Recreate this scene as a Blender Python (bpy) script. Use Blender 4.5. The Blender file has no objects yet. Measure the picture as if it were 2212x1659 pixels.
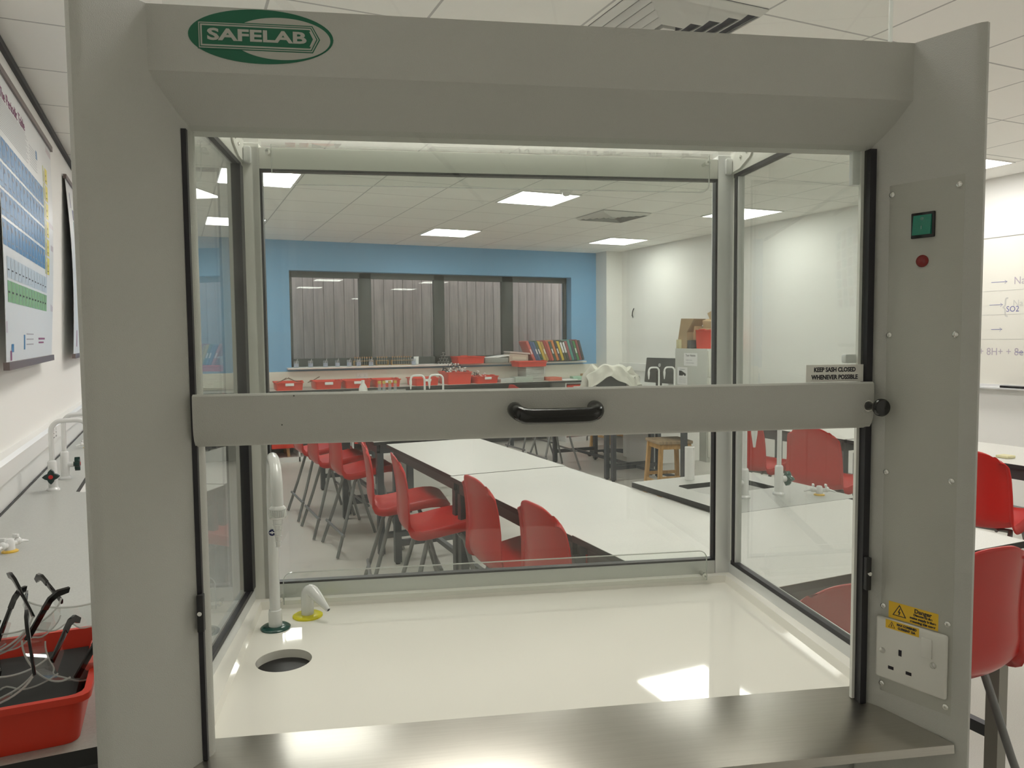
import bpy, bmesh, math, random
from mathutils import Matrix, Vector
random.seed(7)
S = bpy.context.scene
COL = S.collection
R = math.radians

# ------------------------------------------------------------ camera, world, exposure
FPX, PITCH, ROLL, YAW, YAWC = 1629.64, R(3.5256), R(-0.5351), R(24.1704), R(8.3774)
HC = 1.5
cam = bpy.data.cameras.new('camera'); cam.sensor_width = 36; cam.lens = FPX / 2212 * 36
cam.clip_start = 0.05; cam.clip_end = 60
camo = bpy.data.objects.new('camera', cam); COL.objects.link(camo)
fw = Vector((math.sin(YAW)*math.cos(PITCH), math.cos(YAW)*math.cos(PITCH), -math.sin(PITCH)))
rt = Vector((math.cos(YAW), -math.sin(YAW), 0)); up = rt.cross(fw)
r2 = rt*math.cos(ROLL) + up*math.sin(ROLL); u2 = -rt*math.sin(ROLL) + up*math.cos(ROLL)
M = Matrix((r2, u2, -fw)).transposed().to_4x4(); M.translation = (0, 0, HC)
camo.matrix_world = M
S.camera = camo
w = bpy.data.worlds.new('world'); S.world = w; w.use_nodes = True
w.node_tree.nodes['Background'].inputs[0].default_value = (0.80, 0.84, 0.90, 1)
w.node_tree.nodes['Background'].inputs[1].default_value = 1.7
S.view_settings.view_transform = 'Standard'; S.view_settings.look = 'None'
S.view_settings.gamma = 1; S.view_settings.use_curve_mapping = False
S.view_settings.exposure = 1.0
S.cycles.transparent_max_bounces = 24
S.cycles.max_bounces = 10; S.cycles.diffuse_bounces = 8; S.cycles.glossy_bounces = 5
LAMP_POWER = 9.6
LAMP_COL = (1.0, 0.970, 0.925, 1)

# ------------------------------------------------------------ materials
MATS = {}
def mat(name, col, rough=0.5, metal=0.0, spec=0.5, noise=0.0, nscale=60.0, bump=0.0, bscale=200.0, coat=0.0, emis=None, estr=0.0, stretch=None, col2=None):
    if name in MATS: return MATS[name]
    m = bpy.data.materials.new(name); m.use_nodes = True
    nt = m.node_tree; b = nt.nodes['Principled BSDF']
    b.inputs['Base Color'].default_value = (*col, 1); b.inputs['Roughness'].default_value = rough
    b.inputs['Metallic'].default_value = metal; b.inputs['Specular IOR Level'].default_value = spec
    b.inputs['Coat Weight'].default_value = coat
    if emis:
        b.inputs['Emission Color'].default_value = (*emis, 1); b.inputs['Emission Strength'].default_value = estr
    if noise or bump:
        tc = nt.nodes.new('ShaderNodeTexCoord'); mp = nt.nodes.new('ShaderNodeMapping')
        nt.links.new(tc.outputs['Object'], mp.inputs[0])
        if stretch: mp.inputs['Scale'].default_value = stretch
    if noise:
        n = nt.nodes.new('ShaderNodeTexNoise'); n.inputs['Scale'].default_value = nscale; n.inputs['Detail'].default_value = 3
        nt.links.new(mp.outputs[0], n.inputs['Vector'])
        mx = nt.nodes.new('ShaderNodeMix'); mx.data_type = 'RGBA'
        c2 = col2 if col2 else tuple(c*(1-noise) for c in col)
        mx.inputs[6].default_value = (*col, 1); mx.inputs[7].default_value = (*c2, 1)
        rp = nt.nodes.new('ShaderNodeValToRGB'); rp.color_ramp.elements[0].position = .42; rp.color_ramp.elements[1].position = .62
        nt.links.new(n.outputs[0], rp.inputs[0]); nt.links.new(rp.outputs[0], mx.inputs[0])
        nt.links.new(mx.outputs[2], b.inputs['Base Color'])
    if bump:
        n = nt.nodes.new('ShaderNodeTexNoise'); n.inputs['Scale'].default_value = bscale
        nt.links.new(mp.outputs[0], n.inputs['Vector'])
        bp = nt.nodes.new('ShaderNodeBump'); bp.inputs['Strength'].default_value = bump; bp.inputs['Distance'].default_value = .002
        nt.links.new(n.outputs[0], bp.inputs['Height']); nt.links.new(bp.outputs[0], b.inputs['Normal'])
    MATS[name] = m
    return m
def glass(name, tint=(0.95, 0.97, 0.95), rough=0.0, haze=0.0, ior=1.5, smear=0.0):
    """clear sheet: see-through with a fresnel reflection and an optional pale diffuse haze"""
    if name in MATS: return MATS[name]
    m = bpy.data.materials.new(name); m.use_nodes = True; nt = m.node_tree
    for n in list(nt.nodes): nt.nodes.remove(n)
    out = nt.nodes.new('ShaderNodeOutputMaterial'); tr = nt.nodes.new('ShaderNodeBsdfTransparent')
    tr.inputs[0].default_value = (*tint, 1)
    gl = nt.nodes.new('ShaderNodeBsdfGlossy'); gl.inputs['Roughness'].default_value = rough
    fr = nt.nodes.new('ShaderNodeFresnel'); ge = nt.nodes.new('ShaderNodeNewGeometry'); ir = nt.nodes.new('ShaderNodeMapRange')
    ir.inputs[3].default_value = ior; ir.inputs[4].default_value = 1/ior      # a thin sheet reflects the same from inside and outside
    nt.links.new(ge.outputs['Backfacing'], ir.inputs[0]); nt.links.new(ir.outputs[0], fr.inputs[0])
    mix = nt.nodes.new('ShaderNodeMixShader')
    nt.links.new(fr.outputs[0], mix.inputs[0]); nt.links.new(tr.outputs[0], mix.inputs[1]); nt.links.new(gl.outputs[0], mix.inputs[2])
    last = mix
    if haze:
        df = nt.nodes.new('ShaderNodeBsdfDiffuse'); df.inputs[0].default_value = (.75, .76, .74, 1)
        tl = nt.nodes.new('ShaderNodeBsdfTranslucent'); tl.inputs[0].default_value = (.75, .76, .74, 1)
        ad = nt.nodes.new('ShaderNodeMixShader'); ad.inputs[0].default_value = .5
        nt.links.new(df.outputs[0], ad.inputs[1]); nt.links.new(tl.outputs[0], ad.inputs[2])
        m2 = nt.nodes.new('ShaderNodeMixShader'); m2.inputs[0].default_value = haze
        if smear:
            tc = nt.nodes.new('ShaderNodeTexCoord'); mp = nt.nodes.new('ShaderNodeMapping'); mp.inputs['Scale'].default_value = (1.0, 1.0, 9.0)
            n = nt.nodes.new('ShaderNodeTexNoise'); n.inputs['Scale'].default_value = 1.6; n.inputs['Detail'].default_value = 4
            mr = nt.nodes.new('ShaderNodeMapRange'); mr.inputs[1].default_value = .45; mr.inputs[2].default_value = .75
            mr.inputs[3].default_value = haze; mr.inputs[4].default_value = haze + smear
            nt.links.new(tc.outputs['Object'], mp.inputs[0]); nt.links.new(mp.outputs[0], n.inputs['Vector'])
            nt.links.new(n.outputs[0], mr.inputs[0]); nt.links.new(mr.outputs[0], m2.inputs[0])
        nt.links.new(mix.outputs[0], m2.inputs[1]); nt.links.new(ad.outputs[0], m2.inputs[2]); last = m2
    nt.links.new(last.outputs[0], out.inputs[0]); MATS[name] = m
    return m

# ------------------------------------------------------------ mesh builder
def orient(d):
    d = Vector(d).normalized()
    return d.to_track_quat('Z', 'Y').to_matrix().to_4x4()
class MB:
    def __init__(s, T=None):
        s.bm = bmesh.new(); s.T = T or Matrix.Identity(4); s.mi = 0
    def _fin(s, vs, fs, smooth=False, T=None):
        TT = s.T @ (T or Matrix.Identity(4))
        for v in vs: v.co = TT @ v.co
        for f in fs: f.material_index = s.mi; f.smooth = smooth
        return s
    def box(s, x0, x1, y0, y1, z0, z1, bev=0, seg=2, T=None):
        bm = bmesh.new()
        r = bmesh.ops.create_cube(bm, size=1)
        for v in bm.verts: v.co = Vector(((x0+x1)/2 + v.co.x*(x1-x0), (y0+y1)/2 + v.co.y*(y1-y0), (z0+z1)/2 + v.co.z*(z1-z0)))
        if bev: bmesh.ops.bevel(bm, geom=list(bm.edges), offset=bev, segments=seg, profile=.5, affect='EDGES')
        return s.merge(bm, smooth=bool(bev), T=T)
    def merge(s, bm, smooth=False, T=None):
        mp = {}
        TT = s.T @ (T or Matrix.Identity(4))
        for v in bm.verts: mp[v] = s.bm.verts.new(TT @ v.co)
        for f in bm.faces:
            try: g = s.bm.faces.new([mp[v] for v in f.verts])
            except ValueError: continue
            g.material_index = s.mi; g.smooth = smooth
        bm.free(); return s
    def raw(s, verts, faces, smooth=False, T=None):
        TT = s.T @ (T or Matrix.Identity(4))
        vs = [s.bm.verts.new(TT @ Vector(v)) for v in verts]
        for f in faces:
            try: g = s.bm.faces.new([vs[i] for i in f])
            except ValueError: continue
            g.material_index = s.mi; g.smooth = smooth
        return s
    def prism(s, poly, a0, a1, axis='z', smooth=False, T=None, bev=0):
        """poly of 2D points, extruded along axis: z:(x,y) x:(y,z) y:(x,z)"""
        n = len(poly); bm = bmesh.new()
        def P(p, a):
            return {'z': (p[0], p[1], a), 'x': (a, p[0], p[1]), 'y': (p[0], a, p[1])}[axis]
        A = [bm.verts.new(P(p, a0)) for p in poly]; B = [bm.verts.new(P(p, a1)) for p in poly]
        bm.faces.new(A); bm.faces.new(B)
        for i in range(n): bm.faces.new((A[i], A[(i+1) % n], B[(i+1) % n], B[i]))
        bmesh.ops.recalc_face_normals(bm, faces=bm.faces)
        if bev: bmesh.ops.bevel(bm, geom=list(bm.edges), offset=bev, segments=2, profile=.5, affect='EDGES')
        return s.merge(bm, smooth=smooth, T=T)
    def cyl(s, p0, p1, r0, r1=None, n=20, smooth=True, cap=True):
        p0, p1 = Vector(p0), Vector(p1); r1 = r0 if r1 is None else r1
        Q = orient(p1-p0); L = (p1-p0).length
        vs = [Q @ Vector((r0*math.cos(2*math.pi*i/n), r0*math.sin(2*math.pi*i/n), 0)) + p0 for i in range(n)]
        vs += [Q @ Vector((r1*math.cos(2*math.pi*i/n), r1*math.sin(2*math.pi*i/n), L)) + p0 for i in range(n)]
        fs = [(i, (i+1) % n, n+(i+1) % n, n+i) for i in range(n)]
        if cap: fs += [tuple(range(n))[::-1], tuple(range(n, 2*n))]
        return s.raw(vs, fs, smooth)
    def lathe(s, prof, n=24, T=None, smooth=True):
        vs, fs = [], []
        for r, z in prof:
            for i in range(n): vs.append((r*math.cos(2*math.pi*i/n), r*math.sin(2*math.pi*i/n), z))
        for k in range(len(prof)-1):
            for i in range(n): fs.append((k*n+i, k*n+(i+1) % n, (k+1)*n+(i+1) % n, (k+1)*n+i))
        if prof[0][0] > 1e-6: fs.append(tuple(range(n))[::-1])
        if prof[-1][0] > 1e-6: fs.append(tuple(range((len(prof)-1)*n, len(prof)*n)))
        return s.raw(vs, fs, smooth, T)
    def tube(s, pts, r, n=12, smooth=True, radii=None):
        pts = [Vector(p) for p in pts]; vs, fs = [], []
        pn = Vector((0.123, 0.456, 0.881)).normalized()
        for k, p in enumerate(pts):
            d = (pts[min(k+1, len(pts)-1)] - pts[max(k-1, 0)]).normalized()
            a = (pn - d*pn.dot(d)).normalized(); pn = a; b = d.cross(a)
            rr = radii[k] if radii else r
            for i in range(n): vs.append(p + a*rr*math.cos(2*math.pi*i/n) + b*rr*math.sin(2*math.pi*i/n))
        for k in range(len(pts)-1):
            for i in range(n): fs.append((k*n+i, k*n+(i+1) % n, (k+1)*n+(i+1) % n, (k+1)*n+i))
        fs += [tuple(range(n))[::-1], tuple(range((len(pts)-1)*n, len(pts)*n))]
        return s.raw(vs, fs, smooth)
    def sphere(s, c, r, n=12, sc=(1, 1, 1)):
        bm = bmesh.new(); bmesh.ops.create_uvsphere(bm, u_segments=n, v_segments=max(6, n//2+2), radius=r)
        for v in bm.verts: v.co = Vector((v.co.x*sc[0]+c[0], v.co.y*sc[1]+c[1], v.co.z*sc[2]+c[2]))
        return s.merge(bm, smooth=True)
    def grid(s, fn, nu, nv, smooth=True, thick=0, close=False):
        """fn(u,v)->point, u,v in 0..1; with thickness along the surface normal"""
        P = [[Vector(fn(i/nu, j/nv)) for j in range(nv+1)] for i in range(nu+1)]
        if not thick:
            vs = [p for row in P for p in row]
            fs = [(i*(nv+1)+j, (i+1)*(nv+1)+j, (i+1)*(nv+1)+j+1, i*(nv+1)+j+1) for i in range(nu) for j in range(nv)]
            return s.raw(vs, fs, smooth)
        def nrm(i, j):
            a = P[min(i+1, nu)][j] - P[max(i-1, 0)][j]; b = P[i][min(j+1, nv)] - P[i][max(j-1, 0)]
            return a.cross(b).normalized()
        N = (nu+1)*(nv+1); ix = lambda i, j: i*(nv+1)+j
        vs = [p for row in P for p in row] + [P[i][j] - nrm(i, j)*thick for i in range(nu+1) for j in range(nv+1)]
        fs = []
        for i in range(nu):
            for j in range(nv):
                fs.append((ix(i, j), ix(i+1, j), ix(i+1, j+1), ix(i, j+1)))
                fs.append((N+ix(i, j), N+ix(i, j+1), N+ix(i+1, j+1), N+ix(i+1, j)))
        for i in range(nu):
            fs.append((ix(i, 0), N+ix(i, 0), N+ix(i+1, 0), ix(i+1, 0))); fs.append((ix(i, nv), ix(i+1, nv), N+ix(i+1, nv), N+ix(i, nv)))
        for j in range(nv):
            fs.append((ix(0, j), ix(0, j+1), N+ix(0, j+1), N+ix(0, j))); fs.append((ix(nu, j), N+ix(nu, j), N+ix(nu, j+1), ix(nu, j+1)))
        return s.raw(vs, fs, smooth)
    def text(s, string, size, T, bold=0.0, sx=1.0, align='CENTER', width=None):
        c = bpy.data.curves.new('lettering', 'FONT'); c.body = string; c.size = size; c.align_x = align; c.align_y = 'CENTER'
        c.offset = bold; c.resolution_u = 3; c.extrude = 0.00015
        o = bpy.data.objects.new('lettering', c); COL.objects.link(o); bpy.context.view_layer.update()
        me = o.to_mesh()
        vs = [v.co.copy() for v in me.vertices]
        if width and vs:
            x0 = min(v.x for v in vs); x1 = max(v.x for v in vs); sx = width/(x1-x0)
        for v in vs: v.x *= sx
        s.raw(vs, [tuple(p.vertices) for p in me.polygons], False, T)
        o.to_mesh_clear(); bpy.data.objects.remove(o); bpy.data.curves.remove(c)
        return s
    def build(s, name, mats, parent=None, label=None, loc=None, rot=None):
        me = bpy.data.meshes.new(name); s.bm.normal_update(); s.bm.to_mesh(me); s.bm.free()
        if not isinstance(mats, (list, tuple)): mats = [mats]
        for m in mats: me.materials.append(m)
        me.set_sharp_from_angle(angle=R(38))
        o = bpy.data.objects.new(name, me); COL.objects.link(o)
        if parent: o.parent = parent
        if loc: o.location = loc
        if rot: o.rotation_euler = rot
        if label: o['label'] = label
        return o
def tag(o, label, cat, group=None, kind=None):
    o['label'] = label
    if cat: o['category'] = cat
    if group: o['group'] = group
    if kind: o['kind'] = kind
    return o
def thing(name, label, cat, loc=(0, 0, 0), rz=0, group=None):
    o = bpy.data.objects.new(name, None); COL.objects.link(o); o.empty_display_size = .1
    o.location = loc; o.rotation_euler = (0, 0, rz)
    return tag(o, label, cat, group)
def struct(name, mb, m, label):
    o = mb.build(name, m); o['kind'] = 'structure'; o['label'] = label; return o
def copy_tree(o, parent=None):
    c = o.copy(); COL.objects.link(c)
    if parent: c.parent = parent
    for ch in [k for k in o.children]: copy_tree(ch, c)
    return c
def place(root, loc, rz, label, group=None, cat=None, first=[]):
    """first use moves the model itself, later uses are copies"""
    if root.name in first: o = copy_tree(root)
    else: first.append(root.name); o = root
    o.location = loc; o.rotation_euler = (0, 0, rz); o['label'] = label
    if group: o['group'] = group
    return o

# palette
WALL = mat('wall paint', (.80, .80, .77), .6, bump=.15, bscale=120)
BLUE = mat('blue wall paint', (.20, .42, .66), .6, bump=.1, bscale=120)
CEILM = mat('ceiling tile', (.76, .76, .72), .85)
FLOORM = mat('floor vinyl', (.56, .55, .50), .35, noise=.12, nscale=300)
COAT = mat('light grey powder coat', (.51, .51, .48), .42, bump=.35, bscale=900)
COATI = mat('pale inner powder coat', (.78, .78, .74), .35)
ALU = mat('satin aluminium', (.74, .75, .75), .34, metal=.35)
STEEL = mat('brushed steel', (.56, .54, .50), .30, metal=1.0, noise=.04, nscale=10, stretch=(1, 30, 30), bump=.03, bscale=60)
def brush(m, d):
    nt = m.node_tree; b = nt.nodes['Principled BSDF']; b.inputs['Anisotropic'].default_value = .8
    c = nt.nodes.new('ShaderNodeCombineXYZ'); c.inputs[0].default_value = d[0]; c.inputs[1].default_value = d[1]; c.inputs[2].default_value = d[2]
    v = nt.nodes.new('ShaderNodeVectorTransform'); v.convert_from = 'OBJECT'; v.convert_to = 'WORLD'
    nt.links.new(c.outputs[0], v.inputs[0]); nt.links.new(v.outputs[0], b.inputs['Tangent'])
brush(STEEL, (0, 1, 0))      # brushed along the length of the sill
CHROME = mat('bright screw metal', (.75, .75, .72), .18, metal=1.0)
BLACK = mat('black rubber', (.012, .011, .016), .45)
BLKPL = mat('black gloss plastic', (.012, .012, .012), .15)
WHT = mat('white gloss resin', (.90, .88, .82), .035, spec=.5)
WPL = mat('white plastic', (.75, .75, .73), .3)
TAPW = mat('white tap coating', (.74, .75, .74), .2, coat=.3)
RED = mat('red chair plastic', (.50, .018, .014), .30)
TRAYR = mat('red tray plastic', (.72, .045, .02), .38)
LAM = mat('pale grey laminate', (.64, .64, .60), .38, noise=.10, nscale=220)
LAMD = mat('grey laminate', (.44, .45, .42), .35, noise=.08, nscale=220)
EDGE = mat('black board edge', (.02, .02, .02), .5)
LEGM = mat('dark grey frame paint', (.062, .068, .075), .45)
TUBE = mat('grey tube paint', (.20, .205, .205), .35, metal=.3)
PAPER = mat('paper', (.80, .80, .80), .8)
INK = mat('dark print', (.04, .04, .05), .8)
GREYINK = mat('grey print', (.33, .33, .36), .8)
GREEN = mat('logo green', (.012, .13, .07), .4)
TGREEN = mat('dark green plastic', (.01, .07, .055), .2)
YEL = mat('yellow plastic', (.75, .68, .03), .25)
AMBER = mat('amber plastic', (.70, .45, .06), .3)
YLAB = mat('warning yellow', (.80, .50, .03), .5)
WOOD = mat('pine wood', (.52, .31, .12), .5, noise=.25, nscale=10, stretch=(6, 6, 1))
CARD = mat('brown cardboard', (.42, .29, .16), .85, noise=.12, nscale=9)
PANE = glass('clear pane glass', (.93, .95, .93), haze=.010, smear=.035)
PANES = glass('side pane glass', (.90, .92, .90), haze=.02, ior=1.6)
SASHG = glass('sash glass', (.95, .965, .95), haze=.012, smear=.02)
ACRY = glass('clear acrylic', (.97, .98, .97), haze=.01)
ROOFG = glass('frosted roof sheet', (.96, .96, .93), haze=.17)
ACRYE = glass('bright acrylic edge', (.93, .95, .92), haze=.55)
WGLASS = glass('window glass', (.86, .88, .86))
GOGG = glass('spectacle lens', (.90, .92, .91), haze=.10, ior=1.7)

# ------------------------------------------------------------ room shell
XL, XR, YF, YB, ZC = -.62, 6.2, 10.046, -5.0, 2.77
struct('floor', MB().box(XL, XR, YB, YF, -.1, 0), FLOORM, 'pale grey-green vinyl floor')
# ceiling: tile grid of 600 mm modules, lines are the joints of the grid
def ceil_mat():
    m = bpy.data.materials.new('suspended ceiling grid'); m.use_nodes = True; nt = m.node_tree; b = nt.nodes['Principled BSDF']
    b.inputs['Roughness'].default_value = .85
    g = nt.nodes.new('ShaderNodeNewGeometry'); sp = nt.nodes.new('ShaderNodeSeparateXYZ'); nt.links.new(g.outputs['Position'], sp.inputs[0])
    prev = None
    for ax, off in ((0, .97), (1, -.01)):
        a = nt.nodes.new('ShaderNodeMath'); a.operation = 'ADD'; a.inputs[1].default_value = 30*.6 - off; nt.links.new(sp.outputs[ax], a.inputs[0])
        md = nt.nodes.new('ShaderNodeMath'); md.operation = 'PINGPONG'; md.inputs[1].default_value = .3; nt.links.new(a.outputs[0], md.inputs[0])
        # pingpong(0..0.6 period): distance to the grid line
        lt = nt.nodes.new('ShaderNodeMath'); lt.operation = 'COMPARE'; lt.inputs[1].default_value = .0; lt.inputs[2].default_value = .0055; nt.links.new(md.outputs[0], lt.inputs[0])
        if prev:
            mxx = nt.nodes.new('ShaderNodeMath'); mxx.operation = 'MAXIMUM'; nt.links.new(prev.outputs[0], mxx.inputs[0]); nt.links.new(lt.outputs[0], mxx.inputs[1]); prev = mxx
        else: prev = lt
    mx = nt.nodes.new('ShaderNodeMix'); mx.data_type = 'RGBA'; mx.inputs[6].default_value = (.91, .91, .87, 1); mx.inputs[7].default_value = (.50, .50, .49, 1)
    nt.links.new(prev.outputs[0], mx.inputs[0]); nt.links.new(mx.outputs[2], b.inputs['Base Color'])
    return m
struct('ceiling', MB().box(XL, XR, YB, YF, ZC, ZC+.1), ceil_mat(), 'white suspended ceiling of square tiles')
struct('wall_left', MB().box(XL-.1, XL, YB, YF, 0, ZC), WALL, 'white painted wall on the left')
struct('wall_right', MB().box(XR, XR+.1, YB, YF, 0, ZC), WALL, 'white painted wall on the right')
struct('wall_back', MB().box(XL, XR, YB-.1, YB, 0, ZC), WALL, 'white painted wall behind the viewer')
WX0, WX1, WZ0, WZ1 = 1.391, 5.50, 1.13, 2.391
mb = MB(); mb.box(XL, WX0, YF, YF+.3, 0, ZC); mb.box(WX1, XR, YF, YF+.3, 0, ZC); mb.box(WX0, WX1, YF, YF+.3, 0, WZ0); mb.box(WX0, WX1, YF, YF+.3, WZ1, ZC)
struct('wall_far', mb, BLUE, 'sky blue painted far wall with a wide window')
struct('trim_1', MB().box(5.93, XR, 9.74, YF, 0, ZC), WALL, 'white boxed-in column in the far right corner')
struct('trim_2', MB().box(XL, XL+.02, YB, 9.9, 2.725, 2.755), mat('black trim', (.01, .01, .012), .5), 'black strip along the top of the left wall')
# far window
FR = mat('dark grey window frame', (.055, .06, .058), .45)
yw0, yw1 = YF+.15, YF+.22
bars = [(WX0, 1.445), (2.32, 2.49), (3.38, 3.54), (4.425, 4.605), (5.46, WX1)]
mb = MB()
for a, b in bars: mb.box(a, b, yw0, yw1, WZ0, WZ1, bev=.006)
mb.box(WX0, WX1, yw0, yw1, 2.315, WZ1); mb.box(WX0, WX1, yw0, yw1, WZ0, 1.245)
wf = mb.build('window_1', FR); wf['kind'] = 'structure'; wf['label'] = 'wide far window with dark grey frame in four lights'
for i in range(4):
    MB().box(bars[i][1], bars[i+1][0], yw0+.03, yw0+.034, 1.245, 2.315).build('window_pane', WGLASS, wf)
struct('trim_3', MB().box(1.33, 5.69, YF-.13, YF+.15, 1.115, 1.14, bev=.006), WPL, 'white window sill board of the far window')
# timber fence outside
mfence = mat('weathered fence boards', (.43, .31, .29), .8, noise=.25, nscale=3.5, stretch=(9, 9, .6))
fence = thing('timber_fence', 'weathered vertical board fence outside the far window', 'fence', (3.5, 11.3, 0))
mb = MB(); x = -3.4
while x < 4.4:
    wd = .15
    mb.box(x, x+wd-.006, -.012 + random.uniform(-.004, .004), .012, 0, 3.2, bev=.003); x += wd
mb.box(-3.4, 4.4, .013, .019, 0, 3.2)  # backing sheet added to stop bright sky glowing through the board gaps
mb.build('board_panel', mfence, fence)
MB().box(-3.4, 4.4, .02, .07, .4, .5).box(-3.4, 4.4, .02, .07, 2.3, 2.4).build('rail', mfence, fence)
struct('ground', MB().box(-1, 8, YF+.3, 14, -.1, 0), mat('outside paving', (.25, .24, .22), .9, noise=.2), 'paving outside the far window')
# trunking (dado) : far wall, left wall, right wall
mb = MB(); mb.box(XL+.055, 5.93, YF-.05, YF, .88, 1.088, bev=.006); 
struct('trim_4', mb, mat('cream trunking', (.72, .70, .62), .35), 'cream dado trunking along the far wall above the bench')
mb = MB(); mb.prism([(XL, 1.072), (XL+.04, 1.072), (XL+.055, 1.06), (XL+.055, .995), (XL+.035, .99), (XL+.03, .88), (XL, .88)], 1.29, YF-.05, 'y')
struct('trim_5', mb, WPL, 'white dado trunking along the left wall above the bench')
mb = MB(); mb.box(XR-.05, XR, 7.85, 9.74, 1.0, 1.11, bev=.006)
struct('trim_6', mb, WPL, 'white dado trunking low on the right wall')
struct('baseboard_right', MB().box(XR-.012, XR, YB, 9.74, 0, .1), mat('grey skirting', (.25, .25, .25), .5), 'grey skirting on the right wall')

# ------------------------------------------------------------ ceiling fittings
DIFF = bpy.data.materials.new('lit diffuser'); DIFF.use_nodes = True
n_ = DIFF.node_tree; [n_.nodes.remove(k) for k in list(n_.nodes)]
e_ = n_.nodes.new('ShaderNodeEmission'); o_ = n_.nodes.new('ShaderNodeOutputMaterial'); n_.links.new(e_.outputs[0], o_.inputs[0])
e_.inputs[0].default_value = LAMP_COL; e_.inputs[1].default_value = LAMP_POWER
lt = thing('ceiling_light', '', 'ceiling light')
mb = MB()
for a in ((-.297, -.283, -.297, .297), (.283, .297, -.297, .297), (-.283, .283, -.297, -.283), (-.283, .283, .283, .297)): mb.box(a[0], a[1], a[2], a[3], -.008, 0)
mb.build('frame', mat('lamp frame white', (.8, .8, .78), .4), lt)
MB().box(-.283, .283, -.283, .283, -.004, 0).build('diffuser', DIFF, lt)
rows = [(8.69, 'farthest row, by the blue wall'), (6.29, 'second row from the blue wall'), (3.96, 'third row from the blue wall'), (1.50, 'row over the fume cupboard'), (-3.30, 'added unseen row behind the viewer')]  # last row is unseen, added to brighten the cupboard front
cols = [(.657, 'left wall side'), (3.10, 'middle of the room'), (5.47, 'right wall side')]
for y, rn in rows:
    for x, cn in cols:
        if y < 0 and x < 1: continue
        place(lt, (x, y, ZC), 0, 'square lit ceiling panel, %s, %s' % (rn, cn), 'square lit ceiling panels')
# air diffusers
VENTD = mat('vent shadow grey', (.05, .05, .07), .7)
vt = thing('ceiling_vent', '', 'air vent')
MB().box(-.285, .285, -.285, .285, -.002, 0).build('backing', VENTD, vt)
for k in range(5):
    a = .285 - k*.052; b = a - .022
    mb = MB()
    for q in range(4):
        T = Matrix.Rotation(q*math.pi/2, 4, 'Z')
        mb.raw([(-a, -a, -.003), (a, -a, -.003), (b, -b, -.022), (-b, -b, -.022), (-a, -a, -.008), (a, -a, -.008), (b, -b, -.027), (-b, -b, -.027)],
               [(0, 1, 2, 3), (4, 7, 6, 5), (0, 4, 5, 1), (2, 6, 7, 3)], T=T)
    mb.build('louvre', mat('vent white', (.70, .70, .67), .45), vt)
MB().box(-.03, .03, -.03, .03, -.027, -.002).build('centre_plate', mat('vent white', (.70, .70, .67), .45), vt)
place(vt, (1.88, 2.63, ZC), 0, 'square louvred ceiling vent just above the green logo header', 'louvred ceiling vents')
place(vt, (4.27, 6.88, ZC), 0, 'square louvred ceiling vent seen far through the glass, right of the lamps', 'louvred ceiling vents')
sd = thing('smoke_detector', 'small white round smoke detector on the ceiling beside a lit panel', 'smoke detector', (3.17, 5.87, ZC))
MB().lathe([(.055, 0), (.055, -.012), (.04, -.018)], 24).build('base', WPL, sd)
MB().lathe([(.038, -.018), (.036, -.032), (.022, -.045), (0.0001, -.047)], 24).build('sensor_head', WPL, sd)

# ------------------------------------------------------------ fume cupboard (local frame = rotated)
BC = Vector((.205, 1.25, 0))
ROTC = -(YAW - YAWC)
base = Matrix.Rotation(ROTC, 4, 'Z') @ BC
fc = thing('fume_cupboard', 'light grey mobile fume cupboard with green oval logo, glass sides and half-raised sash', 'fume cupboard', base, ROTC)
LT = Matrix.Translation(-BC)          # parts are written in camera-foot coordinates of the cupboard frame
def CB(): return MB(LT.copy())
TOPZ = 1.893
# columns with splayed, round-nosed faces
prof = [(.704, 1.07), (.664, 1.012), (.6655, 1.004), (.670, .998), (.676, .992), (.685, .980), (.731, .889), (.736, .8835), (.742, .8805), (.747, .883), (.750, .890), (.751, .91), (.751, 1.07)]
def round_top(mb, pr, z0, z1):
    mb.prism(pr, z0, z1, 'z', smooth=True)
mb = CB(); round_top(mb, prof, .14, TOPZ); mb.build('column', COAT, fc, 'right column with the control panel')
profl = [(.413-x, y) if y > .95 else (.41-x-.0088, y) for x, y in prof][::-1]
mb = CB(); round_top(mb, profl, .14, TOPZ); mb.build('column', COAT, fc, 'left plain column')
# header
mb = CB(); mb.prism([(.957, TOPZ), (.957, 1.817), (1.000, 1.766), (1.004, 1.760), (1.03, 1.760), (1.03, 1.772), (1.004, 1.78), (.969, 1.822), (.969, 1.88), (1.07, 1.88), (1.07, TOPZ)], -.29, .70, 'x')
mb.build('header', COAT, fc)
# logo on the header
def ell(cx, cz, rx, rz, a0=0, a1=2*math.pi, n=64): return [(cx+rx*math.cos(a0+(a1-a0)*i/n), cz+rz*math.sin(a0+(a1-a0)*i/n)) for i in range(n)]
logo = None
CREAM = mat('logo cream', (.46, .46, .42), .45)
mb = CB(); ly = .957
mb.prism(ell(-.157, 1.8605, .0835, .0315), ly-.0006, ly+.001, 'y'); mb.mi = 1
mb.prism(ell(-.1345, 1.859, .0575, .0245), ly-.0009, ly-.0005, 'y')
def banner(o):  return [(-.2285+o, 1.8745-o), (-.0985-o*.6, 1.8745-o), (-.0905-o*1.3, 1.8598), (-.0985-o*.6, 1.8450+o), (-.2285+o, 1.8450+o)]
mb.mi = 0; mb.prism(banner(-.0012), ly-.0011, ly-.0008, 'y'); mb.mi = 1; mb.prism(banner(0), ly-.0013, ly-.001, 'y')
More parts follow.
